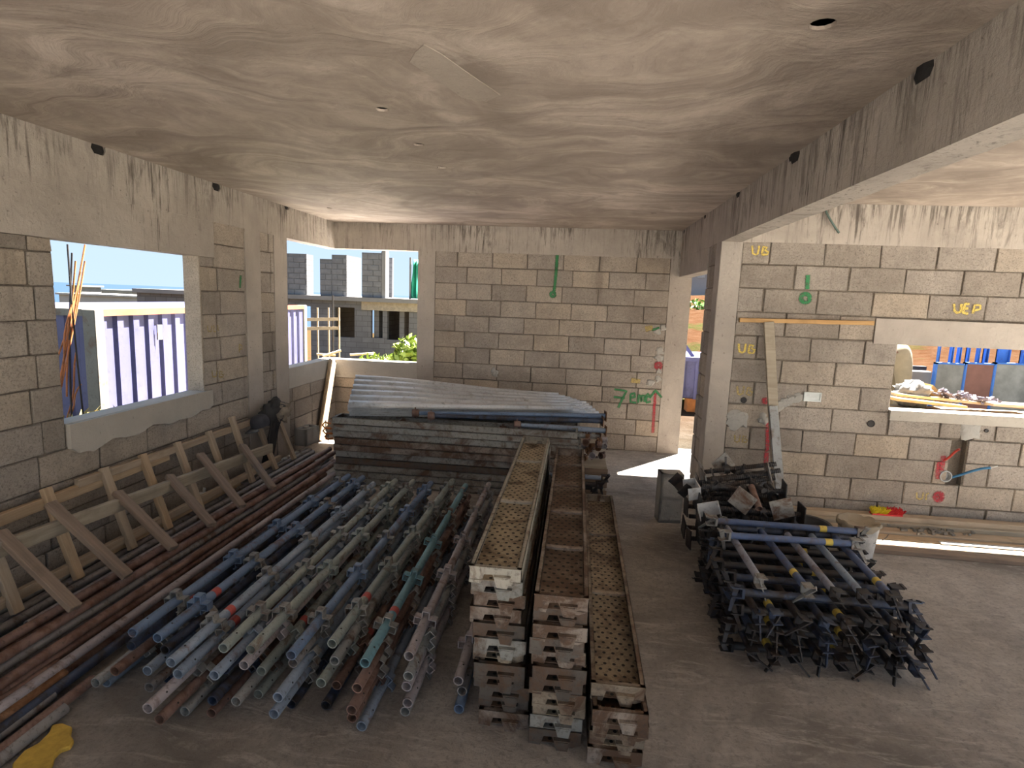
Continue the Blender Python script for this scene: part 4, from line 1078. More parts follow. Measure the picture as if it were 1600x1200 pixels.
plank_w(3.1, 4.6, 4.955, 4.95, .045, .05, .012, M_galv, 'narrow perforated metal strip lying on the planks', 'metal_strip')
rs = random.Random(8)
# debris heap
q = MB()
for k in range(60):
    x, y = 3.15+rs.gauss(0, .16), 5.17+rs.gauss(0, .04); s = rs.uniform(.006, .016)
    q.box(x-s, x+s, y-s*.7, y+s*.7, .058+rs.uniform(0, .012), .062+s+rs.uniform(0, .01), None)
tag(q.build('debris', plain('debris', (.22, .2, .17), .9)), 'small heap of grey rubble on the planks', 'rubble', kind='stuff')
p = on(1385, 797, 'y', 5.31)
t = thing('brush', 'yellow and red bristle brush lying on the beam by the right wall', 'brush', (p.x, 5.31, .135))
m_by, m_br = plain('yellow_bristles', (.72, .60, .03), .6), plain('red_bristles', (.62, .03, .035), .55)
def bristle(x0, x1, mat, seed):
    r2 = random.Random(seed); q = MB()
    for k in range(170):
        x = r2.uniform(x0, x1); y = r2.uniform(-.04, .04)
        a = Vector((x, y*.6, .012)); d = Vector((r2.uniform(-.02, .02), y*.8-.02, r2.uniform(.035, .062)))
        q.bar(a, a+d, .006, .004, (1, 0, .1))
    return inst('bristles', q.mesh('bristles'), mat, t)
bristle(-.13, -.005, m_by, 1); bristle(-.005, .13, m_br, 2)
q = MB(); q.box(-.13, .13, -.03, .03, 0, .018); inst('block', q.mesh('block', bevel=.004), m_br, t)

# ---- cap and jacket on the wooden frame
m_cap = plain('charcoal_cloth', (.055, .055, .065), .9); m_jack = plain('black_cloth', (.045, .043, .042), .95, 0, .5, 5); m_jack2 = plain('tan_cloth', (.26, .22, .17), .95, 0, .4, 6)
t = thing('cap', 'charcoal cap hung on the end of the wooden rack rail', 'cap', M=T(-3.09, 5.33, .57) @ RZ(-.8) @ RX(.25))
q = MB(); q.lathe([(.085, 0), (.092, .02), (.09, .06), (.075, .095), (.045, .115), (.001, .122)], 18); inst('crown', q.mesh('crown', 60), m_cap, t)
q = MB(); n_ = 12; vv = []
for i in range(n_+1):
    a_ = -PI/2-1.0+2.0*i/n_
    vv += [(.088*math.cos(a_), .088*math.sin(a_), .004), (.098*math.cos(a_)*1.05, .088*math.sin(a_)-.075*math.cos((i/n_-.5)*PI), -.022)]
q.add(vv, [(2*i, 2*i+1, 2*i+3, 2*i+2) for i in range(n_)])
o = inst('visor', q.mesh('visor', 60), plain('grey_cloth', (.14, .145, .15), .8), t); o.modifiers.new('th', 'SOLIDIFY').thickness = .004
t = thing('jacket', 'dark crumpled jacket hanging over the wooden rack', 'jacket', (-3.10, 5.58, .10))
def cloth_lump(c, r, amp, seed, seg=24):
    q = MB(); pr = [(math.sin(PI*i/14), -math.cos(PI*i/14)) for i in range(15)]
    q.lathe([(max(.001, a), b) for a, b in pr], seg)
    for v in q.v:
        n0 = Vector(v); k = 1+amp*noise.noise(n0*2.6+Vector((seed, 0, 0)))+amp*.5*noise.noise(n0*6+Vector((0, seed, 0)))
        v.x, v.y, v.z = c[0]+n0.x*r[0]*k, c[1]+n0.y*r[1]*k, c[2]+n0.z*r[2]*k
    return q
inst('bundle', cloth_lump((0, .0, .56), (.10, .20, .12), .5, 2).mesh('bundle', 70), m_jack, t)
inst('lining', cloth_lump((.075, .05, .55), (.06, .13, .085), .6, 9).mesh('lining', 70), m_jack2, t)
q = MB(); nu, nv = 26, 14; vv = []
for j in range(nv+1):
    for i in range(nu+1):
        a_ = i/nu; b = j/nv
        vv.append((.02+.025*math.sin(a_*17+b*2)*(.3+b)-.05*b+.03*(1-b), -.13+.24*a_*(1-.25*b)-.02*b, .56-.50*b-.05*abs(a_-.4)))
q.add(vv, [(j*(nu+1)+i, j*(nu+1)+i+1, (j+1)*(nu+1)+i+1, (j+1)*(nu+1)+i) for j in range(nv) for i in range(nu)])
o = inst('hanging_cloth', q.mesh('hanging_cloth', 70), m_jack, t); o.modifiers.new('th', 'SOLIDIFY').thickness = .006

# ---- small things: yellow scrap, orange clamps by the back planks
ysc = [(20, 1200), (38, 1180), (60, 1168), (78, 1150), (82, 1139), (98, 1136), (113, 1142), (111, 1155), (116, 1163), (110, 1173), (95, 1178), (86, 1188), (84, 1196), (70, 1230), (20, 1250)]
q = MB(); pl = [F(a_, b_) for a_, b_ in ysc]; c_ = sum(pl, Vector())/len(pl)
q.prism([(p.x, p.y) for p in pl], .001, .022)
tag(q.build('foam_scrap', plain('yellow_foam', (.55, .36, .06), .75, 0, .2, 25), bevel=.004), 'torn flat piece of yellow foam on the floor by the pipe ends', 'foam')
for k, (px, py, z) in enumerate([(505, 664, .62), (512, 672, .55), (498, 675, .5)]):
    p = on(px, py, 'y', 5.75)
    t = thing('clamp', 'small orange clamp hooked on the end of the back planks', 'clamp', group='orange clamps at the plank stack end', M=T(-2.44, 5.5+.03*k, .60-.06*k) @ RZ(.4*k))
    q = MB(); q.path([(0, 0, 0), (-.06, 0, .01), (-.085, 0, -.02), (-.06, 0, -.05), (0, 0, -.045)], .009, 6); inst('jaw', q.mesh('jaw', 60), plain('orange_paint', (.55, .17, .03), .5), t)
    q = MB(); q.tube((-.05, 0, .03), (-.05, 0, -.08), .006, 6); inst('screw', q.mesh('screw', 50), M_lug, t)
t = thing('plastic_tub', 'small red and white tub on the floor behind the back planks', 'tub', (-2.56, 6.25, 0))
q = MB(); q.lathe([(.09, 0), (.11, .22), (.116, .225), (.105, .23), (.088, .02), (.001, .02)], 18); inst('shell', q.mesh('shell', 40), plain('faded_red_plastic', (.45, .14, .14), .5), t)

# ================================================================== OUTSIDE
def brick_wall_material(name, c0, c1, mort, sc=1.0):
    m, t, b = mat_new(name)
    g = N('ShaderNodeNewGeometry', t); s = N('ShaderNodeSeparateXYZ', t); t.links.new(g.outputs['Position'], s.inputs[0])
    cbn = N('ShaderNodeCombineXYZ', t); t.links.new(mathn(t, 'ADD', s.outputs['X'], s.outputs['Y']), cbn.inputs[0]); t.links.new(s.outputs['Z'], cbn.inputs[1])
    br = N('ShaderNodeTexBrick', t); br.inputs['Scale'].default_value = 1.0; br.inputs['Brick Width'].default_value = .46; br.inputs['Row Height'].default_value = .21; br.inputs['Mortar Size'].default_value = .012
    br.inputs['Color1'].default_value = (*c0, 1); br.inputs['Color2'].default_value = (*c1, 1); br.inputs['Mortar'].default_value = (*mort, 1)
    t.links.new(cbn.outputs[0], br.inputs['Vector'])
    base = mixc(t, ramp(t, noi(t, coords(t, 'World'), 1.3, 5), [(.4, (0, 0, 0)), (.7, (.5, .5, .5))]), br.outputs['Color'], tuple(q*.7 for q in c0))
    t.links.new(base, b.inputs['Base Color']); b.inputs['Roughness'].default_value = .9; b.inputs['Specular IOR Level'].default_value = .1
    return m
B_far = brick_wall_material('far_block_wall', (.14, .14, .145), (.17, .17, .175), (.10, .10, .10))
m_farblock = plain('far_blocks', (.15, .15, .155), .9, 0, .2, 3)
m_farconc = plain('far_concrete', (.19, .185, .18), .9, 0, .15, 1)
# ---- shipping container seen through the left window
m_cont = metal_paint('lavender_container_paint', (.078, .078, .165), .02, (.06, .06, .12), 0, .5, (.07, .065, .09), .3, .15)
m_contpost = metal_paint('grey_container_post', (.16, .15, .125), .12, (.10, .09, .08))
m_contrail = metal_paint('orange_red_rail', (.35, .10, .05), .1, (.22, .08, .05))
def container(M, Lc, Wc, z0, z1, label, paintm, postm, railm):
    t = thing('shipping_container', label, 'container', M=M)
    def corr(L):
        pts = []; u = 0; 
        while u < L-.28:
            pts += [(u, 0), (u+.07, 0), (u+.105, -.036), (u+.21, -.036), (u+.245, 0)]; u += .28
        pts.append((L, 0)); return pts
    def panel(L, Mp):
        pr = corr(L); q = MB(); vv = []
        for u, d in pr: vv += [(u, d, z0+.12), (u, d, z1-.07)]
        q.add(vv, [(2*i, 2*i+2, 2*i+3, 2*i+1) for i in range(len(pr)-1)])
        o = inst('corrugated_panel', q.mesh('corrugated_panel'), paintm, t, Mp); o.modifiers.new('th', 'SOLIDIFY').thickness = .003
    # long side on local x = 0 facing +x, running along +y ; end on y = 0 facing -y, running to -x
    panel(Lc-.3, Matrix(((0, 1, 0, -.03), (1, 0, 0, .15), (0, 0, 1, 0), (0, 0, 0, 1))))
    panel(Wc-.3, Matrix(((-1, 0, 0, -.15), (0, -1, 0, .03), (0, 0, 1, 0), (0, 0, 0, 1))))
    for x, y in ((-.15, 0), (-.15, Lc-.15), (-Wc, 0), (-Wc, Lc-.15)):
        q = MB(); q.box(x, x+.15, y, y+.15, z0, z1); inst('corner_post', q.mesh('corner_post', bevel=.008), postm, t)
    for z, nm in ((z0, 'bottom_rail'), (z1-.08, 'top_rail')):
        q = MB(); q.box(-.09, -.005, .15, Lc-.15, z, z+.08); inst(nm, q.mesh(nm), railm, t)
        q = MB(); q.box(-Wc+.15, -.15, .005, .09, z, z+.08); inst(nm, q.mesh(nm), postm, t)
    q = MB(); q.box(-Wc+.02, -.02, .02, Lc-.02, z1-.06, z1-.02); inst('roof', q.mesh('roof'), paintm, t)
    q = MB(); q.box(-Wc+.05, -Wc+.08, .15, Lc-.15, z0+.1, z1-.05); q.box(-Wc+.1, -.1, Lc-.08, Lc-.05, z0+.1, z1-.05); inst('rear_panel', q.mesh('rear_panel'), paintm, t)
    q = MB(); q.box(-.012, .004, 1.08, 1.18, z1-.42, z1-.22); inst('vent', q.mesh('vent'), m_contpost, t)
    return t
container(T(-5.5, 6.06, 0) @ RZ(.064), 6.06, 2.44, -1.02, 1.62, 'lavender corrugated shipping container outside the left window', m_cont, m_contpost, m_contrail)
# ---- rebar bundle outside the left window
rs = random.Random(5)
m_rebar = metal_paint('orange_rusty_rebar', (.42, .14, .04), .2, (.25, .09, .04))
for k, (pa, pb) in enumerate([((128, 640), (108, 382)), ((112, 600), (112, 395)), ((104, 560), (130, 382)), ((100, 590), (130, 408)), ((98, 560), (118, 408)), ((100, 520), (129, 425)), ((105, 655), (122, 550)), ((107, 650), (127, 600)), ((96, 575), (112, 470)), ((103, 620), (120, 440))]):
    xw = -4.05-.03*(k % 4)
    a = on(*pa, 'x', xw); b = on(*pb, 'x', xw)
    if k < 6: a = a + (a-b)*1.1
    q = MB(); q.path([a.lerp(b, i/6) + Vector((0, .02*math.sin(i*.9+k), 0)) for i in range(7)], .007, 6)
    tag(q.build('rebar', m_rebar if k > 1 else M_dark, smooth=50), 'thin rusty reinforcing bar standing outside the left window', 'rebar', 'reinforcing bars outside the left window')
# dry straw by the window
def foliage(c, r, n, seed, size, flat=.35):
    r2 = random.Random(seed); q = MB()
    for k in range(n):
        d = Vector((r2.gauss(0, 1), r2.gauss(0, 1), r2.gauss(0, 1))); d.normalize()
        p = Vector(c) + Vector((d.x*r[0], d.y*r[1], d.z*r[2]))*(r2.random()**.4)
        a = Vector((r2.uniform(-1, 1), r2.uniform(-1, 1), r2.uniform(-.6, 1))).normalized()
        b = a.cross(Vector((r2.uniform(-1, 1), r2.uniform(-1, 1), r2.uniform(-1, 1)))).normalized()
        s = size*r2.uniform(.6, 1.3)
        q.add([p-a*s, p+b*s*flat, p+a*s, p-b*s*flat], [(0, 1, 2, 3)])
    return q
def plant(name, label, cat, c, r, n, seed, size, mat, stem, flat=.35, gz=None):
    z0 = ground_z(c[0], c[1]) if gz is None else gz
    t = thing(name, label, cat, (c[0], c[1], z0))
    q = foliage((0, 0, c[2]-z0), r, n, seed, size, flat); o = inst('foliage', q.mesh('foliage'), mat, t); o['kind'] = 'stuff'
    q = MB(); q.path([(0, 0, 0), (.02, .01, (c[2]-z0)*.6), (0, 0, c[2]-z0)], [.05*stem, .035*stem, .01*stem], 6); inst('stem', q.mesh('stem', 60), W_dark, t)
    return t
m_leaf = plain('green_leaves', (.10, .22, .03), .6, 0, .35, 3); m_leaf2 = plain('yellow_green_leaves', (.22, .30, .04), .6, 0, .35, 3); m_straw = plain('dry_straw', (.42, .33, .12), .8, 0, .3, 3)
p = on(150, 652, 'x', -4.3)
plant('dry_bush', 'dry yellow bush just outside the left window', 'bush', (p.x, p.y+.05, p.z-.06), (.22, .30, .12), 220, 3, .07, m_straw, .3, .2)
p = on(104, 656, 'x', -4.0)
plant('dry_bush', 'small dry yellow tuft below the reinforcing bars', 'bush', (p.x, p.y-.05, p.z-.05), (.12, .14, .09), 110, 4, .06, m_straw, .3, .2)
# ---- far white houses towards the sea
def house(px0, px1, py0, py1, Y, depth, mat, label, roofm=None, wins=()):
    a = on(px0, py1, 'y', Y); b = on(px1, py0, 'y', Y)
    zb = ground_z(a.x, Y) - 1
    t = thing('house', label, 'house', (a.x, Y, zb))
    q = MB(); q.box(0, b.x-a.x, 0, depth, 0, b.z-zb); inst('walls', q.mesh('walls'), mat, t)
    q = MB(); q.box(-.3, b.x-a.x+.3, -.3, depth+.3, b.z-zb, b.z-zb+.25); inst('roof', q.mesh('roof'), roofm or mat, t)
    for (x0, y0, x1, y1) in wins:
        c = on(x0, y1, 'y', Y); d = on(x1, y0, 'y', Y)
        q = MB(); q.box(c.x-a.x, d.x-a.x, -.06, .05, c.z-zb, d.z-zb); inst('window', q.mesh('window'), m_grey_pl, t)
    return t
m_wh = plain('white_render', (.33, .325, .31), .8, 0, .08, 1); m_gr = plain('grey_render', (.20, .21, .20), .8, 0, .1, 1)
house(95, 238, 466, 500, 75, 9, m_wh, 'long low white house beyond the container', None, [(180, 471, 186, 478), (195, 474, 200, 480), (212, 474, 216, 480)])
house(150, 206, 456, 470, 95, 8, m_gr, 'flat grey box house behind the long white house')
house(110, 127, 448, 470, 88, 4, m_gr, 'small grey tower behind the reinforcing bars')
house(268, 275, 474, 490, 70, 4, m_wh, 'tiny white house by the sea')
p = on(252, 474, 'y', 66); plant('tree', 'green tree crown showing above the container', 'tree', (p.x, p.y, p.z-.6), (1.3, 1.3, .9), 300, 5, .35, m_leaf2, 3)
p = on(291, 472, 'y', 50); plant('tree', 'dark green tree at the window edge above the container', 'tree', (p.x, p.y, p.z), (.6, .6, 1.0), 160, 6, .35, m_leaf, 3)

# ---- unfinished building opposite the corner window
YF = 22.0
at = lambda px, py, y=YF: on(px, py, 'y', y)
ratio = lambda px: at(px, 430, 1.0).x
cpx = lambda cx, cy: (430+cx/4.615, 340+cy/4.615)
bt = thing('unfinished_building', 'grey unfinished two storey block building opposite the corner window', 'building', (0, YF, 0))
bl = lambda p: (p.x, p.z)
zs0 = at(*cpx(560, 602)).z; zs1 = at(*cpx(560, 572)).z
gz_b = -1.6
xl_, xr_ = at(430, 430).x-6, at(690, 430).x+4
# facade as boxes round its openings
ops = []
for x0, y0, x1, y1 in [(120, 640, 255, 1100), (430, 650, 572, 860), (690, 665, 775, 866), (806, 668, 965, 880)]:
    a = at(*cpx(x0, y1)); b = at(*cpx(x1, y0)); ops.append((a.x, b.x, a.z, b.z))
us = sorted([xl_, xr_]+[q_ for r in ops for q_ in r[:2]]); zs_ = sorted([gz_b, zs0]+[q_ for r in ops for q_ in r[2:] if gz_b < q_ < zs0])
q = MB()
for a, b in zip(us, us[1:]):
    for e, f in zip(zs_, zs_[1:]):
        if not inside((a+b)/2, (e+f)/2, ops): q.box(a, b, 0, .2, e, f)
inst('facade', q.mesh('facade'), B_far, bt)
q = MB(); q.box(xl_, xr_, -.25, 7, zs0, zs1); inst('floor_slab', q.mesh('floor_slab'), m_farconc, bt)
for cx0, cx1, cy0, cy1 in [(625, 1030, 602, 665)]:
    a = at(*cpx(cx0, cy1)); b = at(*cpx(cx1, cy0)); q = MB(); q.box(a.x, b.x+3, -.06, .02, a.z, b.z); inst('ring_beam', q.mesh('ring_beam'), plain('far_pale_concrete', (.30, .26, .20), .9), bt)
for cx, y1 in [(700, 3), (885, 3.5), (270, 4)]:
    a = at(*cpx(cx, 700)); q = MB(); q.box(a.x, a.x+.2, .2, y1, gz_b, zs0); inst('cross_wall', q.mesh('cross_wall'), B_far, bt)
for cx0, cx1, dp in [(60, 170, 6.5), (860, 930, 6.5)]:
    a, b = at(*cpx(cx0, 700)), at(*cpx(cx1, 700)); q = MB(); q.box(a.x, b.x, dp, dp+.2, gz_b, zs0); inst('rear_wall', q.mesh('rear_wall'), B_far, bt)
def pier(cx0, cx1, cy0, cx2=None, y=YF, mat=None):
    a = at(*cpx(cx0, 580), y); b = at(*cpx(cx1, cy0), y)
    dpt = .2
    if cx2: dpt = min(8, max(.2, b.x/ratio(430+cx2/4.615)-y))
    q = MB(); q.box(a.x, b.x, y-YF, y-YF+dpt, zs1, b.z)
    o = inst('pier', q.mesh('pier'), mat or B_far, bt)
    nrow = int((b.z-zs1)/BH)
    for r in range(nrow):
        u = a.x - (BW/2 if r % 2 else 0)
        while u < b.x-.03:
            l, rr = max(u, a.x), min(u+BW, b.x)
            if rr-l > .06:
                inst('block', block_mesh(rr-l-.02, BH-.02), m_farblock, o, T((l+rr)/2, y-YF+.012, zs1+(r+.5)*BH))
            u += BW
    return o
pier(60, 225, 262, 275); pier(325, 410, 300); pier(410, 515, 270, 620); pier(625, 770, 255); pier(815, 845, 290, None, YF+6)
a = at(*cpx(770, 580)); b = at(*cpx(800, 245)); q = MB(); q.box(a.x, b.x, -.05, .3, zs1, b.z+.3); inst('corner_column', q.mesh('corner_column'), m_farconc, bt)
a = at(*cpx(800, 580)); b = at(*cpx(822, 245)); q = MB(); q.box(b.x-.42, b.x-.3, .3, .9, zs1, b.z); inst('side_wall', q.mesh('side_wall'), B_far, bt)
# netting frame
t = thing('debris_netting', 'green debris netting hung on the upper storey of the unfinished building', 'netting', (0, YF, zs1))
m_net = plain('green_netting', (.02, .26, .16), .7, 0, .3, 2)
a = at(*cpx(935, 590)); b = at(*cpx(1015, 300)); q = MB(); vv = []
for j in range(9):
    for i in range(13):
        k, l = i/12, j/8; x = a.x+(b.x-a.x)*k + .35*(b.x-a.x)*l*(1-k)
        vv.append((x, .55+.12*math.sin(k*14+l*2), .02+(b.z-zs1)*l))
q.add(vv, [(j*13+i, j*13+i+1, (j+1)*13+i+1, (j+1)*13+i) for j in range(8) for i in range(12)])
o = inst('net', q.mesh('net', 60), m_net, t); o.modifiers.new('th', 'SOLIDIFY').thickness = .01
for cx in (948, 1022):
    c = at(*cpx(cx, 300)); q = MB(); q.tube((c.x, .5, 0), (c.x, .5, c.z-zs1+.1), .04, 8); inst('post', q.mesh('post', 50), m_farconc, t)
# timber scaffold in front of it
t = thing('timber_scaffold', 'thin timber scaffold rails in front of the unfinished building', 'scaffold', (0, 19, gz_b))
for cx in (305, 385, 415, 460):
    c = at(*cpx(cx, 560 if cx == 415 else 650), 19); q = MB(); q.tube((c.x, 0, 0), (c.x, 0, c.z-gz_b), .03, 6); inst('post', q.mesh('post', 50), W_tan if cx != 415 else M_dark, t)
for cy in (735, 800):
    a, b = at(*cpx(225, cy), 19), at(*cpx(470, cy-4), 19); q = MB(); q.bar((a.x, -.05, a.z-gz_b), (b.x, -.05, b.z-gz_b), .04, .11); inst('rail', q.mesh('rail'), W_tan, t)
p = at(*cpx(950, 985), 12.5); plant('bush', 'bright green bush outside the corner window', 'bush', (p.x+.1, p.y, p.z), (.42, .4, .42), 420, 11, .11, m_leaf2, 1, .5, p.z-.6)
p = at(*cpx(800, 1010), 14); plant('bush', 'low tuft of green weeds beside the bright green bush', 'bush', (p.x, p.y, p.z-.12), (.75, .4, .22), 260, 12, .12, m_leaf2, .6, .25, p.z-.5)
# timber offcuts outside
for k, (c0_, c1_) in enumerate([((345, 1000), (440, 965)), ((300, 985), (400, 1000)), ((540, 990), (690, 985))]):
    a, b = at(*cpx(*c0_), 15), at(*cpx(*c1_), 15); q = MB(); q.bar(a, b+Vector((0, .3, 0)), .12, .05)
    tag(q.build('timber_offcut', W_tan), 'pale timber offcut on the ground before the unfinished building', 'timber', 'timber offcuts outside the corner window')
# mound that carries them
q = MB(); q.lathe([(3.6, -.9), (3.2, -.35), (2.2, -.1), (.01, .0)], 24)
pm = at(*cpx(480, 1050), 15)
for v in q.v: v.z += .06*noise.noise(v*1.4)
o = q.build('earth_mound', plain('dry_grass_earth', (.30, .26, .13), .95, 0, .3, 4), smooth=60); o.matrix_world = T(pm.x+1.6, 15.6, pm.z); tag(o, 'low mound of dry grassy earth outside the corner window', 'mound')

# ---- seen through the doorway
def atd(px, py, y): return on(px, py, 'y', y)
t = thing('waste_skip', 'lavender blue steel skip on orange feet outside the doorway', 'skip', (0, 11.3, 0))
a, b = atd(1062, 622, 11.3), atd(1096, 560, 11.3)
q = MB(); q.box(a.x-.1, b.x+1.2, 0, 1.6, a.z, b.z); inst('body', q.mesh('body', bevel=.02), m_cont, t)
for k in range(7):
    x = a.x+.0+.24*k; q = MB(); q.box(x, x+.05, -.06, 0, a.z, b.z); inst('rib', q.mesh('rib'), m_cont, t)
q = MB(); q.box(a.x-.12, b.x+1.22, -.09, .02, b.z-.06, b.z+.02); inst('rim', q.mesh('rim'), m_cont, t)
q = MB(); q.bar((a.x-.2, .3, b.z+.55), (b.x-.1, .3, b.z), .08, .06); inst('arm', q.mesh('arm'), m_cont, t)
m_or = plain('orange_rust_steel', (.36, .13, .03), .8)
for k in range(3): q = MB(); q.box(a.x+.15+.55*k, a.x+.50+.55*k, -.02, .3, ground_z(a.x+.3+.55*k, 11.3)-.05, a.z); inst('foot', q.mesh('foot'), m_or, t)
house(1070, 1130, 425, 480, 48, 8, plain('pale_block_house', (.30, .30, .31), .9, 0, .1, .5), 'grey house on the hill seen through the doorway', None, [(1090, 412, 1103, 434), (1086, 466, 1096, 480)])
p = atd(1093, 490, 30); plant('tree', 'green tree on the orange bank outside the doorway', 'tree', (p.x, p.y, p.z), (.9, .9, .7), 320, 14, .22, m_leaf, 2)

# ---- seen through the low right window
def atr(px, py, y): return on(px, py, 'y', y)
YW = 8.7
m_fblue = metal_paint('blue_formwork_paint', (.035, .15, .50), .05, (.05, .12, .32)); m_ply = plain('grey_formwork_face', (.20, .21, .20), .8, 0, .3, 5); m_plyr = plain('red_brown_formwork_face', (.19, .095, .075), .8, 0, .15, 5)
for px0, px1, pm_, lb in [(1458, 1504, m_ply, 'grey faced formwork panel with blue frame beside the low wall'), (1504, 1550, m_plyr, 'red brown faced formwork panel between the grey ones'), (1550, 1660, m_ply, 'wide grey speckled formwork panel past the red brown one')]:
    a, b = atr(px0, 600, YW), atr(px1, 600, YW); b.z = atr(px0, 566, YW).z; z0 = ground_z(a.x, YW)
    t = thing('formwork_panel', lb, 'formwork', (a.x, YW, z0), group='formwork panels outside the low window')
    wd, ht = b.x-a.x-.004, b.z-z0
    q = MB(); q.box(.015, wd-.006, .002, .03, .02, ht-.015); inst('face', q.mesh('face'), pm_, t)
    for (x0, x1, z0_, z1_) in [(0, .022, 0, ht), (wd-.008, wd, 0, ht), (0, wd, ht-.022, ht), (0, wd, 0, .03)]:
        q = MB(); q.box(x0, x1, -.008, .06, z0_, z1_); inst('frame_bar', q.mesh('frame_bar'), m_fblue, t)
for px0, px1, lb in [(1463, 1471, 'narrow'), (1484, 1490, 'narrow'), (1496, 1502, 'narrow'), (1507, 1518, 'broad'), (1525, 1532, 'narrow'), (1534, 1548, 'broad'), (1555, 1582, 'broad'), (1592, 1610, 'broad')]:
    a, b = atr(px0, 570, YW+.35), atr(px1, 520, YW+.35); z0 = ground_z(a.x, YW+.35)
    q = MB(); q.box(a.x, b.x, YW+.35, YW+.37, z0, b.z+.5); q.box(a.x, a.x+.01, YW+.31, YW+.37, z0, b.z+.5); q.box(b.x-.01, b.x, YW+.31, YW+.37, z0, b.z+.5)
    tag(q.build('steel_post', m_fblue), '%s blue steel channel standing behind the formwork panels' % lb, 'post', 'blue channels behind the formwork')
a, b = atr(1385, 612, 8.9), atr(1457, 581, 8.9)
q = MB(); q.box(a.x-1.2, b.x, 8.9, 9.05, ground_z(a.x, 8.9)-.2, b.z); tag(q.build('low_wall', m_farconc, bevel=.01), 'low grey concrete wall beside the formwork panels', 'wall')
a, b = atr(1418, 571, 9.3), atr(1446, 571, 9.3)
t = thing('trestle', 'small dark trestle behind the low grey wall', 'trestle', (a.x, 9.3, ground_z(a.x, 9.3)))
zt = a.z-ground_z(a.x, 9.3)
q = MB(); q.box(0, b.x-a.x, -.04, .04, zt-.06, zt); inst('beam', q.mesh('beam'), M_dark, t)
for x in (.02, b.x-a.x-.05): q = MB(); q.box(x, x+.04, -.03, .03, 0, zt-.05); inst('leg', q.mesh('leg'), M_dark, t)
# heap of site rubbish under the window
p = atr(1412, 606, 7.6); zg = ground_z(p.x, 7.6)
o = cloth_lump((0, 0, 0), (.20, .18, .16), .4, 5).build('rubble_bag', plain('white_woven_plastic', (.16, .16, .15), .7, 0, .25, 8), smooth=70); o.matrix_world = T(p.x, 7.4, p.z-.06); tag(o, 'crumpled white woven bag outside the low window', 'bag')
p = atr(1447, 612, 7.5); q = MB(); q.prism([(-.10, -.10), (.0, .10), (.12, -.02), (.16, -.12)], -.12, .12, RX(PI/2)); o = q.build('cardboard_scrap', plain('orange_card', (.38, .22, .07), .8)); o.matrix_world = T(p.x, 7.5, p.z); tag(o, 'folded piece of orange brown card outside the low window', 'cardboard')
for k, (pa, pb, y, mt, lb) in enumerate([((1392, 622), (1500, 634), 7.1, W_orange, 'orange plank lying outside the low window'), ((1395, 615), (1600, 636), 7.3, W_pale, 'long pale plank lying outside the low window'), ((1540, 630), (1640, 636), 7.2, W_tan, 'tan board at the far side outside the low window')]):
    a, b = atr(*pa, y), atr(*pb, y+.1); q = MB(); q.bar(a, b, .22, .03); tag(q.build('timber_plank', mt), lb, 'plank')
rs = random.Random(41)
q = MB()
for k in range(90):
    px, py = rs.uniform(1465, 1560), 0; py = 612+(px-1465)*.18+rs.uniform(-3, 6); p = atr(px, py, 7.35+rs.uniform(-.1, .1))
    q.bar(p, p+Vector((rs.uniform(-.1, .1), rs.uniform(-.1, .1), rs.uniform(-.02, .05))), .03, .02)
tag(q.build('scrap_heap', plain('purple_grey_scrap', (.16, .14, .17), .8, 0, .5, 20)), 'heap of small grey scrap on the planks outside the low window', 'scrap', kind='stuff')
a, b = atr(1380, 628, 7.1), atr(1640, 640, 7.1); q = MB(); q.box(a.x-.3, b.x+.3, 6.85, 7.55, ground_z(4.2, 7.2)-.35, atr(1500, 640, 7.2).z-.03)
o = q.build('pallet_stack', plain('dusty_boards', (.33, .26, .17), .9, 0, .2, 4)); tag(o, 'low dusty stack of boards carrying the scrap outside the low window', 'board stack')

# ---- worker bending down outside the low window
def skin_body(name, joints, edges, mat, parent, sub=2):
    me = bpy.data.meshes.new(name); me.from_pydata([j[0] for j in joints], edges, [])
    o = bpy.data.objects.new(name, me); COL.objects.link(o); o.parent = parent
    sm = o.modifiers.new('skin', 'SKIN'); 
    for i, j in enumerate(joints):
        me.skin_vertices[0].data[i].radius = (j[1], j[2] if len(j) > 2 else j[1])
    me.skin_vertices[0].data[0].use_root = True
    sm.use_smooth_shade = True
    o.modifiers.new('sub', 'SUBSURF').levels = sub; o.modifiers['sub'].render_levels = sub
    me.materials.append(mat)
    return o
hp = atr(1408, 548, 7.9); zg = ground_z(hp.x, 7.9)
pr = thing('person', 'person in pale trousers bending down outside the low window', 'person', (hp.x-.02, 7.9, zg))
hz = max(.86, hp.z-zg)
m_skin = plain('skin', (.16, .085, .055), .6); m_tr = plain('beige_trousers', (.22, .19, .13), .9, 0, .15, 6); m_sh = plain('pale_shirt', (.42, .45, .47), .9, 0, .1, 6)
J = [((0, 0, hz-.06), .04, .05), ((-.2, .02, hz+.12), .04, .05), ((-.40, .03, hz+.16), .05, .08), ((-.53, .04, hz+.12), .055), ((-.60, .05, hz+.06), .085), ((-.66, .05, hz-.03), .07),
     ((0, -.09, hz-.06), .095), ((.05, -.11, hz*.53), .065), ((.0, -.12, .09), .042), ((-.13, -.13, .045), .035),
     ((0, .09, hz-.06), .095), ((.06, .11, hz*.53), .065), ((.02, .12, .09), .042), ((-.11, .13, .045), .035),
     ((-.42, -.17, hz+.13), .06), ((-.47, -.22, hz-.13), .042), ((-.50, -.18, hz-.36), .032), ((-.52, -.17, hz-.45), .028),
     ((-.42, .22, hz+.13), .06), ((-.47, .26, hz-.13), .042), ((-.50, .22, hz-.36), .032), ((-.52, .21, hz-.45), .028)]
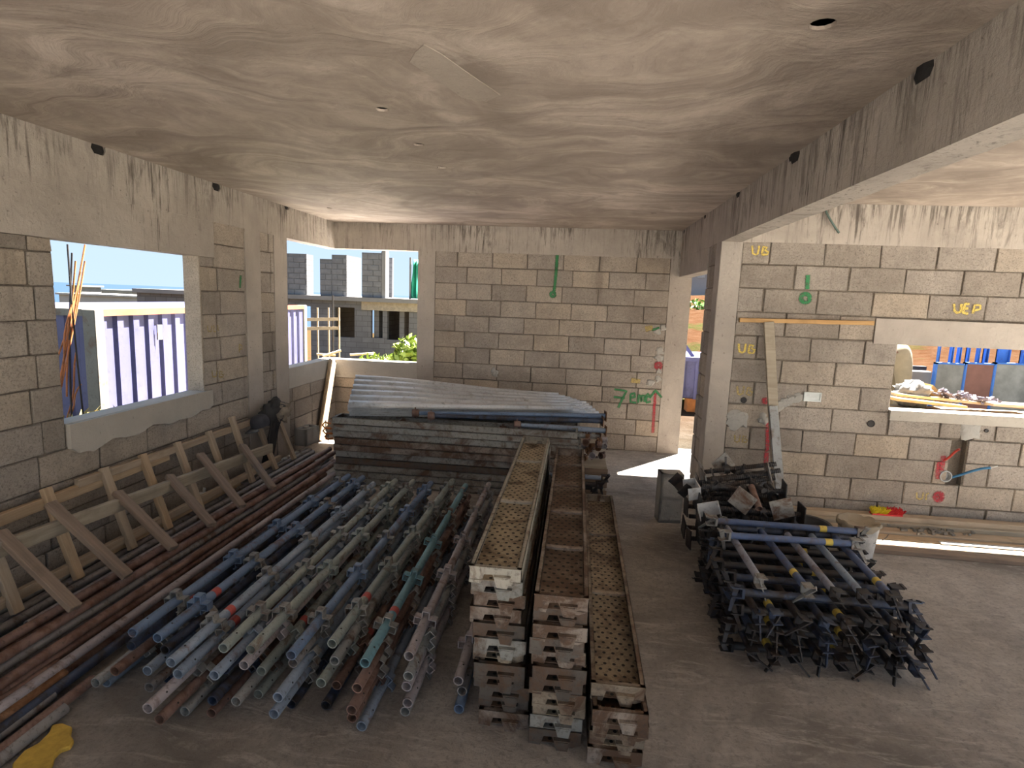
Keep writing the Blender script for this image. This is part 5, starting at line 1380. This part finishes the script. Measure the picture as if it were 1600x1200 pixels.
E_ = [(0, 1), (1, 2), (2, 3), (3, 4), (4, 5), (0, 6), (6, 7), (7, 8), (8, 9), (0, 10), (10, 11), (11, 12), (12, 13), (2, 14), (14, 15), (15, 16), (16, 17), (2, 18), (18, 19), (19, 20), (20, 21)]
for hand, sy in ((17, 1), (21, -1)):      # five fingers on each hand, thumb from the side of the palm
    hx, hy, hz_ = J[hand][0]
    for f, (dy, ln) in enumerate([(-.030, .060), (-.012, .075), (.008, .078), (.026, .068)]):
        a_ = len(J); J += [((hx-.012, hy+dy, hz_-.045), .0095), ((hx-.004, hy+dy*1.1, hz_-.045-ln*.5), .0085), ((hx+.016, hy+dy*1.1, hz_-.045-ln*.9), .007)]
        E_ += [(hand, a_), (a_, a_+1), (a_+1, a_+2)]
    a_ = len(J); J += [((hx+.02, hy+sy*.036, hz_-.02), .010), ((hx+.028, hy+sy*.05, hz_-.055), .008)]
    E_ += [(hand, a_), (a_, a_+1)]
skin_body('body', J, E_, m_skin, pr)
q = MB(); q.lathe([(.088, 0), (.094, .03), (.085, .075), (.05, .105), (.001, .112)], 16)
inst('hair', q.mesh('hair', 60), M_black, pr, T(-.605, .05, hz+.075) @ RY(-.6))
g = lambda i, s=1.14: (J[i][0], J[i][1]*s, (J[i][2] if len(J[i]) > 2 else J[i][1])*s)
skin_body('trousers', [((0, 0, hz), .135, .15), g(6, 1.3), g(7, 1.35), ((.01, -.12, .16), .065), g(10, 1.3), g(11, 1.35), ((.03, .12, .16), .065), ((-.06, .0, hz+.05), .13, .14)], [(0, 1), (1, 2), (2, 3), (0, 4), (4, 5), (5, 6), (0, 7)], m_tr, pr)
skin_body('shirt', [((-.06, .005, hz+.07), .15, .16), ((-.18, .02, hz+.16), .13, .155), ((-.40, .03, hz+.18), .125, .17), ((-.50, .04, hz+.14), .07), g(14, 1.3), ((-.45, -.20, hz), .065), g(18, 1.3), ((-.45, .25, hz), .065)], [(0, 1), (1, 2), (2, 3), (2, 4), (4, 5), (2, 6), (6, 7)], m_sh, pr)
